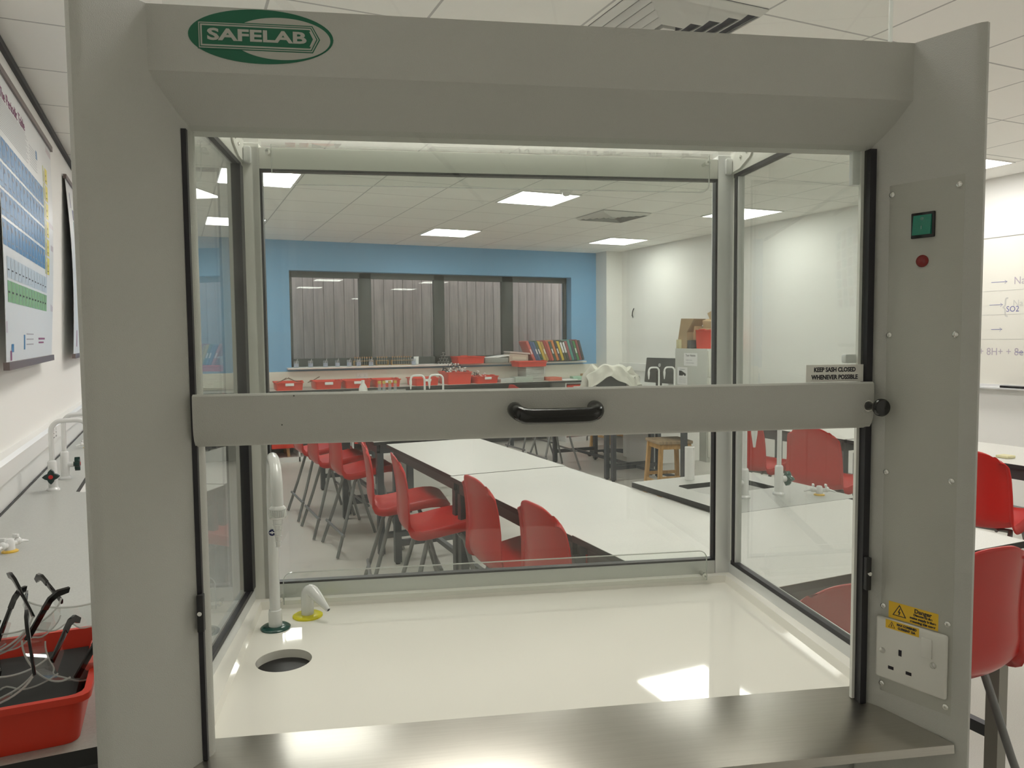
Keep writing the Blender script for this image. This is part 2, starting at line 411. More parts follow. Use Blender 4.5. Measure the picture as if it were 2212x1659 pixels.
mb.mi = 0; mb.prism(banner(.0011), ly-.0015, ly-.0012, 'y'); mb.mi = 1; mb.prism(banner(.0022), ly-.0017, ly-.0014, 'y'); mb.mi = 0; mb.prism(banner(.0040), ly-.0019, ly-.0016, 'y')
mb.mi = 1
TX = Matrix.Translation((-.162, ly-.0021, 1.8600)) @ Matrix.Rotation(math.pi/2, 4, 'X')
mb.text('SAFELAB', .0185, TX, bold=.0006, width=.114)
mb.prism([(-.1015, 1.8685), (-.0990, 1.8685), (-.0945, 1.8598), (-.0990, 1.851), (-.1015, 1.851), (-.0972, 1.8598)], ly-.0022, ly-.0016, 'y')
mb.build('logo_badge', [GREEN, CREAM], fc, 'green and cream oval maker badge')
# sash channel seals
CB().box(.6585, .6680, .992, 1.016, .958, 1.760).build('seal', BLACK, fc)
CB().box(-.2620, -.2560, .992, 1.016, .958, 1.760).build('seal', BLACK, fc)
for sx, x0 in ((1, .6595), (-1, -.2612)):
    mb = CB(); mb.box(x0, x0+.008, .984, .994, 1.13, 1.178, bev=.001)
    so = mb.build('sash_stop', mat('black stop', (.02, .02, .022), .5), fc)
    CB().cyl((x0+.004, .984, 1.155), (x0+.004, .981, 1.155), .0028, n=14).build('screw', CHROME, so)
# inner front posts
CB().box(.6540, .6585, 1.006, 1.012, .96, 1.885).build('front_post', COATI, fc)
CB().box(-.2560, -.2545, 1.006, 1.012, .96, 1.885).build('front_post', COATI, fc)
CB().box(.6985, .745, 1.03, 1.07, .96, 1.885).build('front_post', COATI, fc)
CB().box(-.335, -.2735, 1.03, 1.07, .96, 1.885).build('front_post', COATI, fc)
# side walls: rails, seals, panes
for sx, xg, nm in ((1, .722, 'right'), (-1, -.306, 'left')):
    a, b = sorted((xg-.004*sx, xg+.026*sx))
    CB().box(a, b, 1.07, 1.60, .950, .992, bev=.002).build('side_rail', ALU, fc)
    CB().box(a, b, 1.07, 1.60, 1.847, 1.888, bev=.001).build('side_rail', COATI, fc, 'upper side rail')
    a2, b2 = sorted((xg-.003*sx, xg+.010*sx))
    mb = CB(); mb.box(a2, b2, 1.07, 1.565, .992, 1.0005); mb.box(a2, b2, 1.07, 1.565, 1.839, 1.847)
    mb.box(a2 if sx > 0 else a2, b2 if sx > 0 else b2+.004, 1.550 if sx > 0 else 1.534, 1.562, 1.0005, 1.839); mb.build('seal', BLACK, fc)
    a3, b3 = sorted((xg, xg+.007*sx)); a3, b3 = sorted((xg-.001*sx, xg+.010*sx))
    if sx > 0: CB().box(a3, b3, 1.5455, 1.550, 1.0005, 1.839).build('side_trim', ALU, fc)
    CB().box(xg+.002*sx if sx > 0 else xg-.006, xg+.006 if sx > 0 else xg-.002, 1.06, 1.556, .995, 1.844).build('side_pane', PANES, fc)
    # corner post
    a4, b4 = sorted((xg-.036*sx, xg+.026*sx))
    CB().box(a4, b4, 1.572, 1.605, .95, 1.888, bev=.002).build('corner_post', ALU if sx > 0 else COATI, fc)
    a5, b5 = sorted((xg-.001*sx, xg+.012*sx))
    CB().box(a5, b5, 1.5625, 1.574, .992, 1.847).build('corner_post', COATI, fc)
    # corner bracket with two screws and a grey cap
    xb = xg-.0045*sx
    a6, b6 = sorted((xb, xb-.003*sx))
    mb = CB(); mb.prism([(1.572, 1.850), (1.572, 1.892), (1.475, 1.892), (1.475, 1.873), (1.483, 1.866), (1.528, 1.852)], a6, b6, 'x')
    bk = mb.build('corner_bracket', COATI, fc)
    for yy, zz in ((1.523, 1.8745), (1.496, 1.8805)):
        CB().lathe([(.0045, 0), (.004, .0015), (.0001, .0026)], 14, T=Matrix.Translation((xb-.003*sx, yy, zz)) @ orient((-sx, 0, 0))).build('screw', CHROME, bk)
    a7, b7 = sorted((xb-.003*sx, xb-.018*sx))
    CB().box(a7, b7, 1.560, 1.572, 1.846, 1.880, bev=.004).build('corner_cap', ALU, fc)
# back frame
mb = CB(); mb.box(-.270, .686, 1.572, 1.600, 1.838, 1.880, bev=.0015); mb.build('back_rail', COATI, fc)
mb = CB(); mb.box(-.270, .686, 1.572, 1.600, .950, 1.000, bev=.0015); mb.build('back_rail', mat('satin steel rail', (.66, .67, .65), .35, metal=.6), fc)
mb = CB(); mb.box(-.270, .686, 1.573, 1.590, 1.8335, 1.8385); mb.box(-.270, .686, 1.573, 1.590, .9995, 1.004)
mb.box(-.2700, -.2655, 1.573, 1.59, .9995, 1.8385); mb.box(.6815, .686, 1.573, 1.59, .9995, 1.8385); mb.build('seal', BLACK, fc)
mb = CB(); mb.box(-.283, -.270, 1.572, 1.600, .95, 1.88); mb.build('corner_post', COATI, fc)
CB().box(-.268, .684, 1.580, 1.584, 1.002, 1.836).build('back_pane', PANE, fc)
# roof sheet and its frame, clear box above the header
CB().box(-.33, .745, 1.07, 1.60, 1.8885, 1.8915).build('roof_sheet', ROOFG, fc)
mb = CB(); mb.box(-.30, .742, 1.072, 1.0735, 1.8935, 2.007); hd = mb.build('guard_sheet', ACRY, fc)
mb = CB(); mb.box(.738, .743, 1.071, 1.0745, 1.894, 2.008); mb.box(-.30, .743, 1.071, 1.0745, 2.005, 2.0085); mb.build('edge', ACRYE, hd)
# clear baffle strips on the back
def rr(x0, x1, z0, z1, r, low):
    pts = []
    if low: cs = [(x1-r, z0+r, -90), (x1, z1, None), (x0, z1, None), (x0+r, z0+r, 180)]
    else: cs = [(x1, z0, None), (x1-r, z1-r, 0), (x0+r, z1-r, 90), (x0, z0, None)]
    for c in cs:
        if c[2] is None: pts.append((c[0], c[1]))
        else:
            for k in range(7): a = R(c[2]+k*15); pts.append((c[0]+r*math.cos(a), c[1]+r*math.sin(a)))
    return pts
for low, z0, z1 in ((True, 1.803, 1.880), (False, .965, 1.031)):
    bf = CB().prism(rr(-.243, .656, z0, z1, .018, low), 1.546, 1.549, 'y').build('baffle', ACRY, fc, 'clear strip along the back')
    outer = rr(-.243, .656, z0, z1, .018, low); inner = rr(-.2415, .6545, z0+.0015 if low else z0, z1 if low else z1-.0015, .0165, low)
    mb = CB(); n = len(outer)
    for i in range(n):
        j = (i+1) % n
        if low and abs(outer[i][1]-z1) < 1e-6 and abs(outer[j][1]-z1) < 1e-6: continue
        if not low and abs(outer[i][1]-z0) < 1e-6 and abs(outer[j][1]-z0) < 1e-6: continue
        mb.raw([(outer[i][0], 1.5455, outer[i][1]), (outer[j][0], 1.5455, outer[j][1]), (inner[j][0], 1.5455, inner[j][1]), (inner[i][0], 1.5455, inner[i][1]),
                (outer[i][0], 1.5495, outer[i][1]), (outer[j][0], 1.5495, outer[j][1]), (inner[j][0], 1.5495, inner[j][1]), (inner[i][0], 1.5495, inner[i][1])],
               [(0, 3, 2, 1), (4, 5, 6, 7), (0, 1, 5, 4), (3, 7, 6, 2)])
    mb.build('edge', ACRYE, bf)
    zz = 1.866 if low else .975
    for xx in (-.249, .652):
        CB().lathe([(.0040, 0), (.0040, .022), (.0062, .022), (.0058, .0255), (.0025, .0255), (.0001, .024)], 16, T=Matrix.Translation((xx, 1.572, zz)) @ orient((0, -1, 0))).build('screw', CHROME, fc)
# sink-topped work tray
bm = bmesh.new()
fl = [(-.268, 1.045), (.694, 1.045), (.700, 1.552), (-.286, 1.552)]
ov = [bm.verts.new((x, y, .955)) for x, y in fl]
hc, hr = (-.206, 1.298), .0462
hv = [bm.verts.new((hc[0]+hr*math.cos(2*math.pi*i/48), hc[1]+hr*math.sin(2*math.pi*i/48), .955)) for i in range(48)]
es = [bm.edges.new((ov[i], ov[(i+1) % 4])) for i in range(4)] + [bm.edges.new((hv[i], hv[(i+1) % 48])) for i in range(48)]
bmesh.ops.triangle_fill(bm, edges=es, use_beauty=True)
for f in bm.faces:
    if f.normal.z < 0: f.normal_flip()
h2 = [bm.verts.new((v.co.x, v.co.y, .940)) for v in hv]
for i in range(48): bm.faces.new((hv[i], h2[i], h2[(i+1) % 48], hv[(i+1) % 48]))
lip = [(-.268, 1.045, .955), (-.286, 1.552, .955), (.700, 1.552, .955), (.694, 1.045, .955)]
lip1 = [(-.2705, 1.045, .9705), (-.2890, 1.5555, .9705), (.7035, 1.5555, .9705), (.6965, 1.045, .9705)]
lip2 = [(-.303, 1.045, .971), (-.303, 1.573, .971), (.719, 1.573, .971), (.719, 1.045, .971)]
A = [[bm.verts.new(p) for p in L] for L in (lip, lip1, lip2)]
for L in range(2):
    for i in range(3): bm.faces.new((A[L][i], A[L+1][i], A[L+1][i+1], A[L][i+1]))
mb = CB(); mb.merge(bm)
mb.box(-.303, .719, 1.045, 1.573, .925, .939)
tr = mb.build('work_tray', WHT, fc, 'glossy white work surface with a raised rim')
mb = CB(); mb.lathe([(.0475, .9395), (.0475, .940), (.030, .9405), (.0001, .9405)], 32, T=Matrix.Translation((hc[0], hc[1], 0))); mb.build('drip_cup', mat('black cup', (.006, .005, .006), .5), tr)
# steel sill in front of the tray
mb = CB()
mb.raw([(-.262, 1.047, .9575), (.690, 1.047, .9575), (-.262, 1.003, .9580), (.676, 1.003, .9580), (-.330, .892, .9480), (.7275, .892, .9480),
        (-.331, .888, .9465), (.7285, .888, .9465), (-.331, .887, .9350), (.7285, .887, .9350), (-.331, .900, .9330), (.7285, .900, .9330), (-.262, 1.003, .9400), (.676, 1.003, .9400), (-.262, 1.047, .94), (.690, 1.047, .94)],
       [(0, 2, 3, 1), (2, 4, 5, 3), (4, 6, 7, 5), (6, 8, 9, 7), (8, 10, 11, 9), (10, 12, 13, 11), (0, 1, 15, 14), (12, 14, 15, 13)])
mb.build('sill', STEEL, fc, 'brushed steel sill with a bevelled front edge')
# body under the tray
CB().box(-.335, .745, 1.02, 1.60, .20, .925, bev=.004).build('base_cabinet', COAT, fc)
for xx in (-.28, .69):
    for yy in (1.08, 1.54):
        CB().lathe([(.0001, -.018), (.045, -.018), (.05, -.012), (.05, .012), (.045, .018), (.0001, .018)], 20, T=Matrix.Translation((xx, yy, .05)) @ orient((1, 0, 0))).box(xx-.02, xx+.02, yy-.02, yy+.02, .09, .20).build('castor', BLACK, fc)
# sash
sash = CB().box(-.2555, .6580, 1.0, 1.006, 1.428, 1.875).build('sash', SASHG, fc, 'sliding glass sash, half raised')
mb = CB(); P = [(1.006, 1.4315), (.986, 1.4325), (.9825, 1.430), (.982, 1.420), (.982, 1.392), (.9835, 1.382), (.9865, 1.374), (.991, 1.368), (.997, 1.3655), (1.006, 1.3655)]
mb.prism(P, -.2575, .6645, 'x', smooth=True)
sbar = mb.build('sash_bar', COAT, sash)
hy = .982
for cx_, cz_, r_ in ((-.1345, 1.4290, .0011), (-.150, 1.3925, .0010)): CB().cyl((cx_, .9826, cz_), (cx_, .9816, cz_), r_, n=8).build('paint_chip', mat('chip grey', (.12, .12, .11), .7), sash)
HP = [(.148, hy+.002, 1.405), (.148, hy-.012, 1.404), (.1505, hy-.021, 1.402), (.156, hy-.027, 1.400), (.165, hy-.030, 1.3985), (.235, hy-.030, 1.3985), (.247, hy-.028, 1.400), (.253, hy-.022, 1.402), (.2555, hy-.012, 1.4045), (.256, hy+.002, 1.405)]
# smooth handle path
def smooth(P, n=4):
    P = [Vector(p) for p in P]; o = []
    for i in range(len(P)-1):
        p0, p1, p2, p3 = P[max(i-1, 0)], P[i], P[i+1], P[min(i+2, len(P)-1)]
        for k in range(n):
            t = k/n; o.append(.5*((2*p1) + (p2-p0)*t + (2*p0-5*p1+4*p2-p3)*t*t + (-p0+3*p1-3*p2+p3)*t**3))
    return o + [P[-1]]
HP = [(x, y, z) for x, y, z in HP]
CB().tube(smooth(HP), .0102, 16).build('handle', BLKPL, sash, 'black bow handle')
kn = CB().lathe([(.005, 0), (.005, .006), (.0095, .012), (.0125, .018), (.0125, .022), (.0108, .0245), (.0001, .0255)], 24, T=Matrix.Translation((.662, .983, 1.3975)) @ orient((.05, -1, 0))).build('knob', BLKPL, sash, 'black round locking knob')
CB().lathe([(.008, 0), (.008, .0025), (.006, .003)], 18, T=Matrix.Translation((.6555, .983, 1.3985)) @ orient((0, -1, 0))).build('washer', CHROME, sash)
mb = CB(); mb.box(.570, .658, .9985, .9998, 1.4325, 1.4570); mb.mi = 1
for s_, z_, wd in (('KEEP SASH CLOSED', 1.4497, .064), ('WHENEVER POSSIBLE', 1.4390, .0715)):
    mb.text(s_, .0088, Matrix.Translation((.6135, .9982, z_)) @ Matrix.Rotation(math.pi/2, 4, 'X'), bold=.0003, width=wd)
mb.build('notice_label', [mat('label white', (.86, .85, .80), .6), INK], sash, 'white strip reading KEEP SASH CLOSED WHENEVER POSSIBLE')
CB().box(.6370, .6575, 1.010, 1.022, 1.458, 1.4715, bev=.003).build('sash_clip', ALU, sash)
CB().box(.6430, .6585, 1.010, 1.020, 1.713, 1.80, bev=.002).build('guide_bracket', ALU, fc)
# control panel on the splayed right column
Dv = Vector((.51, -1, 0)).normalized(); Nv = Vector((-Dv.y*-1*-1, 0, 0))
Nv = Dv.cross(Vector((0, 0, 1)))
PT = Matrix((Dv, Vector((0, 0, 1)), Nv)).transposed().to_4x4(); PT.translation = Vector((.675, 1.0, 0))
def PB(): return MB(LT @ PT)      # x along the face, y up, z off the face
PB().box(.0165, .1175, .982, 1.707, -.002, .0008, bev=.0004).build('control_panel', mat('panel grey', (.47, .47, .43), .42, bump=.2, bscale=900), fc, 'flat screwed panel with switch, lamp and socket')
cpn = [o for o in bpy.data.objects if o.name.startswith('control_panel')][0]
for u in (.0222, .1110):
    for z in (1.694, 1.4985, 1.303, 1.108, .993):
        mb = PB(); mb.lathe([(.0042, .0006), (.0040, .0022), (.0026, .0032), (.0014, .0032), (.0012, .0018), (.0001, .0018)], 16, T=Matrix.Translation((u, z, 0))); mb.build('screw', CHROME, cpn)
mb = PB(); mb.box(.0505, .0820, 1.6295, 1.664, .0006, .004, bev=.0012); sw = mb.build('rocker_switch', BLKPL, cpn, 'green rocker switch in a black surround')
mb = PB(); mb.raw([(.0545, 1.6335, .004), (.0785, 1.6335, .004), (.0785, 1.660, .004), (.0545, 1.660, .004), (.0545, 1.6335, .0085), (.0785, 1.6335, .0085), (.0785, 1.660, .0055), (.0545, 1.660, .0055)],
   [(4, 5, 6, 7), (0, 1, 5, 4), (1, 2, 6, 5), (2, 3, 7, 6), (3, 0, 4, 7)])
mb.mi = 1
mb.lathe([(.0022, .0062), (.0022, .0066), (.0016, .0066), (.0016, .0062)], 16, T=Matrix.Translation((.0665, 1.655, 0)))
mb.box(.0661, .0669, 1.641, 1.6455, .007, .0083)
mb.build('rocker_switch', [mat('green switch plastic', (.01, .22, .15), .2), mat('pale green mark', (.25, .5, .42), .5)], cpn, 'green rocker')
mb = PB(); mb.lathe([(.0083, .0006), (.0083, .002), (.0068, .0035), (.0055, .0045), (.0001, .0052)], 24, T=Matrix.Translation((.0657, 1.5985, 0))); mb.build('indicator_lamp', mat('dark red lens', (.22, .012, .012), .15), cpn, 'round dark red indicator lamp')
# warning labels
def wtri(mb, cx, cz, s, z):
    o = s*.17
    tri = lambda k: [(cx-s*k, cz-s*.58*k), (cx+s*k, cz-s*.58*k), (cx, cz+s*1.16*k)]
    mb.mi = 1; mb.prism(tri(1), z, z+.0002, 'z'); mb.mi = 0; mb.prism(tri(.78), z+.0002, z+.0004, 'z'); mb.mi = 1
    mb.prism([(cx+s*.05, cz+s*.62), (cx-s*.22, cz-s*.02), (cx-s*.02, cz-s*.02), (cx-s*.12, cz-s*.36), (cx+s*.02, cz-s*.36), (cx+s*.2, cz+s*.12), (cx+s*.0, cz+s*.12), (cx+s*.16, cz+s*.62)], z+.0004, z+.0006, 'z')
mb = PB(); mb.box(.0300, .0986, 1.0940, 1.1178, .0006, .0011)
wtri(mb, .0455, 1.1045, .0098, .0011)
for s_, z_, wd, sz in (('Danger', 1.1128, .0235, .0080), ('Disconnect the', 1.1073, .0255, .0042), ('mains supply before', 1.1025, .0355, .0042), ('removing this cover', 1.0975, .0345, .0042)):
    mb.text(s_, sz, Matrix.Translation((.0780, z_, .0013)), bold=.00022, width=wd)
mb.build('warning_label', [YLAB, INK], cpn, 'yellow Danger label with a lightning triangle')
# 13 A socket
sk = None
mb = PB(); mb.box(.0150, .1135, 1.0040, 1.0935, .0008, .0085, bev=.004, seg=4); 
sk = mb.build('socket_outlet', mat('socket white', (.70, .69, .65), .3), cpn, 'white single switched power socket')
mb = PB()
for cx, cz, w_, h_ in ((.0515, 1.0495, .0044, .0088), (.0388, 1.0238, .0080, .0046), (.0640, 1.0243, .0080, .0046)):
    mb.box(cx-w_/2, cx+w_/2, cz-h_/2, cz+h_/2, .0080, .00875)
mb.build('pin_slots', mat('slot black', (.01, .006, .012), .6), cpn)
PB().box(.0808, .0952, 1.0555, 1.0830, .0085, .0108, bev=.001).build('socket_switch', mat('socket white', (.70, .69, .65), .3), cpn)
for cx, cz in ((.0263, 1.0455), (.0967, 1.0475)):
    PB().lathe([(.0045, .0082), (.0042, .0096), (.0001, .0103)], 16, T=Matrix.Translation((cx, cz, 0))).build('screw', CHROME, cpn)
mb = PB(); mb.box(.0302, .0770, 1.0805, 1.0928, .0084, .0089)
wtri(mb, .0390, 1.0856, .0050, .0089)
for s_, z_, wd in (('MAX COMBINED', 1.0892, .0275), ('CURRENT 13A', 1.0842, .0245)):
    mb.text(s_, .0045, Matrix.Translation((.0600, z_, .0091)), bold=.00025, width=wd)
mb.build('warning_label', [YLAB, INK], cpn, 'small yellow label reading MAX COMBINED CURRENT 13A')
# water spout and gas nozzle on the tray
wt = CB().lathe([(.0001, .955), (.0275, .955), (.0275, .9575), (.024, .9600), (.014, .9605)], 32, T=Matrix.Translation((-.2435, 1.449, 0))).build('water_spout', TGREEN, fc, 'dark green base disc of the white swan-neck spout')
mb = CB(); bx, by = -.2435, 1.449
mb.lathe([(.0125, .9602), (.0125, .985), (.0118, .9905), (.0095, .992)], 24, T=Matrix.Translation((bx, by, 0)))
neck = [(bx, by, .985), (bx, by, 1.10), (bx, by, 1.20), (bx+.001, by-.003, 1.235), (bx+.004, by-.018, 1.263), (bx+.010, by-.045, 1.284), (bx+.017, by-.080, 1.291), (bx+.026, by-.115, 1.284), (bx+.032, by-.140, 1.264), (bx+.034, by-.150, 1.238), (bx+.034, by-.152, 1.215)]
mb.tube(smooth(neck), .0098, 18)
mb.build('spout_pipe', TAPW, wt)
nx, ny = bx+.034, by-.152
mb = CB()
for i in range(28):
    a = 2*math.pi*i/28
    mb.box(-.0009, .0009, .0125, .0150, -.011, 0, T=Matrix.Translation((nx, ny, 1.2155)) @ Matrix.Rotation(a, 4, 'Z'))
mb.lathe([(.0105, 1.222), (.0138, 1.2185), (.0140, 1.2165), (.0132, 1.2155), (.0132, 1.2045), (.0140, 1.2035), (.0125, 1.2005), (.0095, 1.1995)], 28, T=Matrix.Translation((nx, ny, 0)))
pz, pr = 1.1995, .0088
pp = [(pr, pz)]
for k in range(5): pp += [(pr-.0008, pz-.001), (pr-.0016, pz-.009), (pr-.0003, pz-.0095)]; pz -= .0095; pr -= .0009
pp += [(.004, pz), (.0025, pz+.004)]
mb.lathe(pp, 24, T=Matrix.Translation((nx, ny, 0)))
mb.build('hose_nozzle', TAPW, wt)
mb = CB(); T_ = Matrix.Translation((bx+.0005, by-.0100, 1.141)) @ orient((.05, -1, 0)); mb.lathe([(.0062, 0), (.0062, .0009), (.0001, .001)], 20, T=T_); mb.mi = 1
mb.box(-.0048, .0048, -.0010, .0010, .001, .0014, T=T_); mb.box(-.0008, .0008, -.0030, .0030, .001, .0014, T=T_)
mb.build('round_sticker', [mat('navy sticker', (.01, .015, .09), .4), PAPER], wt, 'tiny round navy sticker')
gs = CB().lathe([(.0001, .955), (.0290, .955), (.0290, .9575), (.025, .9598), (.012, .960)], 32, T=Matrix.Translation((-.1905, 1.502, 0))).build('gas_outlet', YEL, fc, 'yellow base disc of the white gas nozzle')
gx, gy = -.1905, 1.502
mb = CB(); mb.tube(smooth([(gx, gy, .958), (gx, gy, .990), (gx+.001, gy-.001, 1.001), (gx+.007, gy-.005, 1.008), (gx+.016, gy-.013, 1.004), (gx+.030, gy-.028, .992), (gx+.044, gy-.042, .980)], 3), .0118, 18,
    radii=[.0122]*3 + [.0122]*3 + [.0124]*3 + [.0120]*3 + [.011, .0105, .0095] + [.0080, .0066, .0054] + [.0046])
mb.build('nozzle_body', TAPW, gs)
CB().lathe([(.0030, 0), (.0001, .0001)], 14, T=Matrix.Translation((gx+.0445, gy-.0425, .9797)) @ orient((1, -.98, -.8))).build('nozzle_bore', BLACK, gs)
bpy.context.view_layer.update()

# ------------------------------------------------------------ tables
def make_table(name, W, L, label, cat='table'):
    """W along x, L along y, top at .80"""
    t = thing(name, label, cat)
    mb = MB(); mb.box(-W/2, W/2, -L/2, L/2, .7985, .800); mb.mi = 1; mb.box(-W/2-.0005, W/2+.0005, -L/2-.0005, L/2+.0005, .777, .7985)
    mb.build('tabletop', [LAM, EDGE], t)
    x, y = W/2-.05, L/2-.05
    mb = MB()
    for s_ in (-1, 1):
        mb.box(s_*x-.02, s_*x+.02, -y, y, .715, .777); mb.box(-x, x, s_*y-.02, s_*y+.02, .715, .777)
    mb.build('apron', LEGM, t)
    mb = MB()
    for s_ in (-1, 1): mb.box(-x, x, s_*y-.015, s_*y+.015, .12, .16)
    mb.box(-.015, .015, -y, y, .125, .155); mb.build('stretcher', LEGM, t)
    for a in (-1, 1):
        for b in (-1, 1):
            lg = MB().box(a*x-.022, a*x+.022, b*y-.022, b*y+.022, .012, .715).build('leg', LEGM, t)
            MB().lathe([(.016, 0), (.016, .012), (.008, .014)], 12, T=Matrix.Translation((a*x, b*y, 0))).build('foot', BLACK, lg)
    return t
ta = make_table('lab_table', .655, 1.280, '')
used = []
TG = 'grey-topped lab tables with black edges'
def table(x, y, label, rz=0, src=ta): return place(src, (x, y, 0), rz, label, TG, first=used)
table(1.602, 4.245, 'grey-topped table, second in the middle row, its near edge at the joint line')
table(1.590, 2.950, 'grey-topped table beside the sink unit, nearest in the middle row of three')
tb = make_table('lab_table', .712, 1.29, '')
MG = mat('mid grey leg paint', (.26, .25, .22), .5)
for c_ in tb.children:
    c_.location.z += .025
    if c_.name.startswith('leg'): c_.data.materials[0] = MG; c_.location.z = .012
for c_ in tb.children:
    if c_.name.startswith('leg'): c_.scale.z = 1.018; c_.location.z = 0
table(1.868, 1.878, 'large grey-topped table laid crosswise in front, right behind the fume cupboard glass', math.pi/2, tb)
table(1.55, 5.66, 'grey-topped table behind the sash bar, beyond the gap in the middle row')
table(1.60, 6.98, 'grey-topped table beside the far left sink unit with two swan-neck taps')
table(1.88, 8.29, 'grey-topped table nearest the long far bench, holding the small white bottle')
table(4.40, 3.00, 'grey-topped table by the right wall, near one with red chairs on its left')
table(4.40, 4.30, 'grey-topped table by the right wall, second one with red chairs on its left')
table(4.40, 6.05, 'grey-topped table behind the wooden stool, toward the right wall')
table(4.40, 7.36, 'grey-topped table beside the far right sink unit, toward the right wall')

# sink units
def make_sink(name, label):
    t = thing(name, label, 'sink unit')
    W, L = .66, .70
    bm = bmesh.new()
    o = [(-W/2, -L/2), (W/2, -L/2), (W/2, L/2), (-W/2, L/2)]
    i_ = [(-.20, -.02), (-.20, .17), (-.18, .19), (.16, .19), (.18, .17), (.18, -.02), (.16, -.04), (-.18, -.04)]
    ov = [bm.verts.new((x, y, .812)) for x, y in o]; iv = [bm.verts.new((x, y, .812)) for x, y in i_]
    es = [bm.edges.new((ov[k], ov[(k+1) % 4])) for k in range(4)] + [bm.edges.new((iv[k], iv[(k+1) % 8])) for k in range(8)]
    bmesh.ops.triangle_fill(bm, edges=es, use_beauty=True)
    for f in bm.faces:
        if f.normal.z < 0: f.normal_flip()
    mb = MB(); mb.merge(bm); mb.mi = 1
    lo = [(x, y, .79) for x, y in i_]
    n = 8
    mb.raw([(x, y, .812) for x, y in i_] + lo, [(k, (k+1) % n, n+(k+1) % n, n+k) for k in range(n)])
    mb.raw([(x, y, .812) for x, y in o] + [(x, y, .788) for x, y in o], [(k, n_, 4+n_, 4+k) for k, n_ in ((0, 1), (1, 2), (2, 3), (3, 0))])
    mb.build('worktop', [LAMD, EDGE], t)
    mb = MB(); mb.raw([(x, y, .79) for x, y in i_] + [(x*.9, (y-.075)*.9+.075, .62) for x, y in i_], [(k, (k+1) % n, n+(k+1) % n, n+k) for k in range(n)] + [tuple(range(n, 2*n))])
    mb.build('basin', WPL, t)
    MB().box(-W/2+.03, W/2-.03, -L/2+.03, L/2-.03, .10, .61).box(-W/2+.06, W/2-.06, -L/2+.06, L/2-.06, 0, .10).build('cabinet', mat('white unit panel', (.68, .68, .65), .4), t)
    return t
sk1 = make_sink('sink_unit', '')
su = []
place(sk1, (2.255, 2.590, .012), 0, 'grey sink unit with white basin, close behind the right corner post of the cupboard', 'sink units between tables', first=su)
place(sk1, (2.285, 7.02, 0), 0, 'far sink unit left of centre carrying two swan-neck taps over red trays', 'sink units between tables', first=su)
place(sk1, (5.07, 7.15, 0), 0, 'far sink unit in front of the computer monitor, with two swan-neck taps', 'sink units between tables', first=su)

# swan neck taps
def make_tap(name, knobdir=1, hgt=.34):
    t = thing(name, '', 'tap')
    MB().lathe([(.025, 0), (.025, .006), (.021, .010), (.018, .013), (.0175, .118), (.015, .124), (.0115, .126)], 20).build('body', TAPW, t)
    p = [(0, 0, .12), (0, 0, hgt-.05), (-.006, 0, hgt-.022), (-.024, 0, hgt-.004), (-.05, 0, hgt), (-.095, 0, hgt), (-.118, 0, hgt-.006), (-.132, 0, hgt-.024), (-.136, 0, hgt-.045)]
    MB().tube(smooth(p), .0098, 12).build('spout', TAPW, t)
    MB().lathe([(.0115, 0), (.0135, -.006), (.0125, -.03), (.008, -.06), (.005, -.085)], 14, T=Matrix.Translation((-.136, 0, hgt-.044))).build('nozzle', TAPW, t)
    a = Vector((0, knobdir, 0))
    mb = MB(); mb.cyl((0, 0, .065), a*.034 + Vector((0, 0, .065)), .0135, n=16); mb.build('valve', TAPW, t)
    mb = MB(); T = Matrix.Translation(a*.034 + Vector((0, 0, .065))) @ orient(a)
    pts = []
    for k in range(16):
        an = 2*math.pi*k/16; rr_ = .032 if k % 4 == 0 else (.024 if k % 2 else .018); pts.append((rr_*math.cos(an), rr_*math.sin(an)))
    mb.prism(pts, .004, .026, 'z', T=T, bev=.002); mb.cyl(a*.034 + Vector((0, 0, .065)), a*.038 + Vector((0, 0, .065)), .010, n=14)
    hd_ = mb.build('handle', TGREEN, t)
    return t
tA = make_tap('bench_tap'); tu = []
TGP = 'white swan-neck bench taps'
place(tA, (2.150, 2.440, .824), 0, 'white bench tap nearest the corner post, green handle pointing left', TGP, first=tu)
place(tA, (2.328, 2.430, .824), 0, 'white bench tap right of its neighbour by the near sink, green handle pointing right', TGP, first=tu)
for o_, a_ in zip([o for o in bpy.data.objects if o.name.startswith('bench_tap')], (90, -90)):
    for c in o_.children:
        if c.name.startswith(('valve', 'handle')): c.rotation_euler.z = R(a_)
place(tA, (2.16, 6.83, .812), 0, 'left of the two far swan-neck taps in front of the red trays', TGP, first=tu)
place(tA, (2.34, 6.82, .812), 0, 'right of the two far swan-neck taps in front of the red trays', TGP, first=tu)
place(tA, (4.94, 7.00, .812), 0, 'left of the two swan-neck taps in front of the computer monitor', TGP, first=tu)
place(tA, (5.12, 6.96, .812), 0, 'right of the two swan-neck taps, by the filing cabinet', TGP, first=tu)

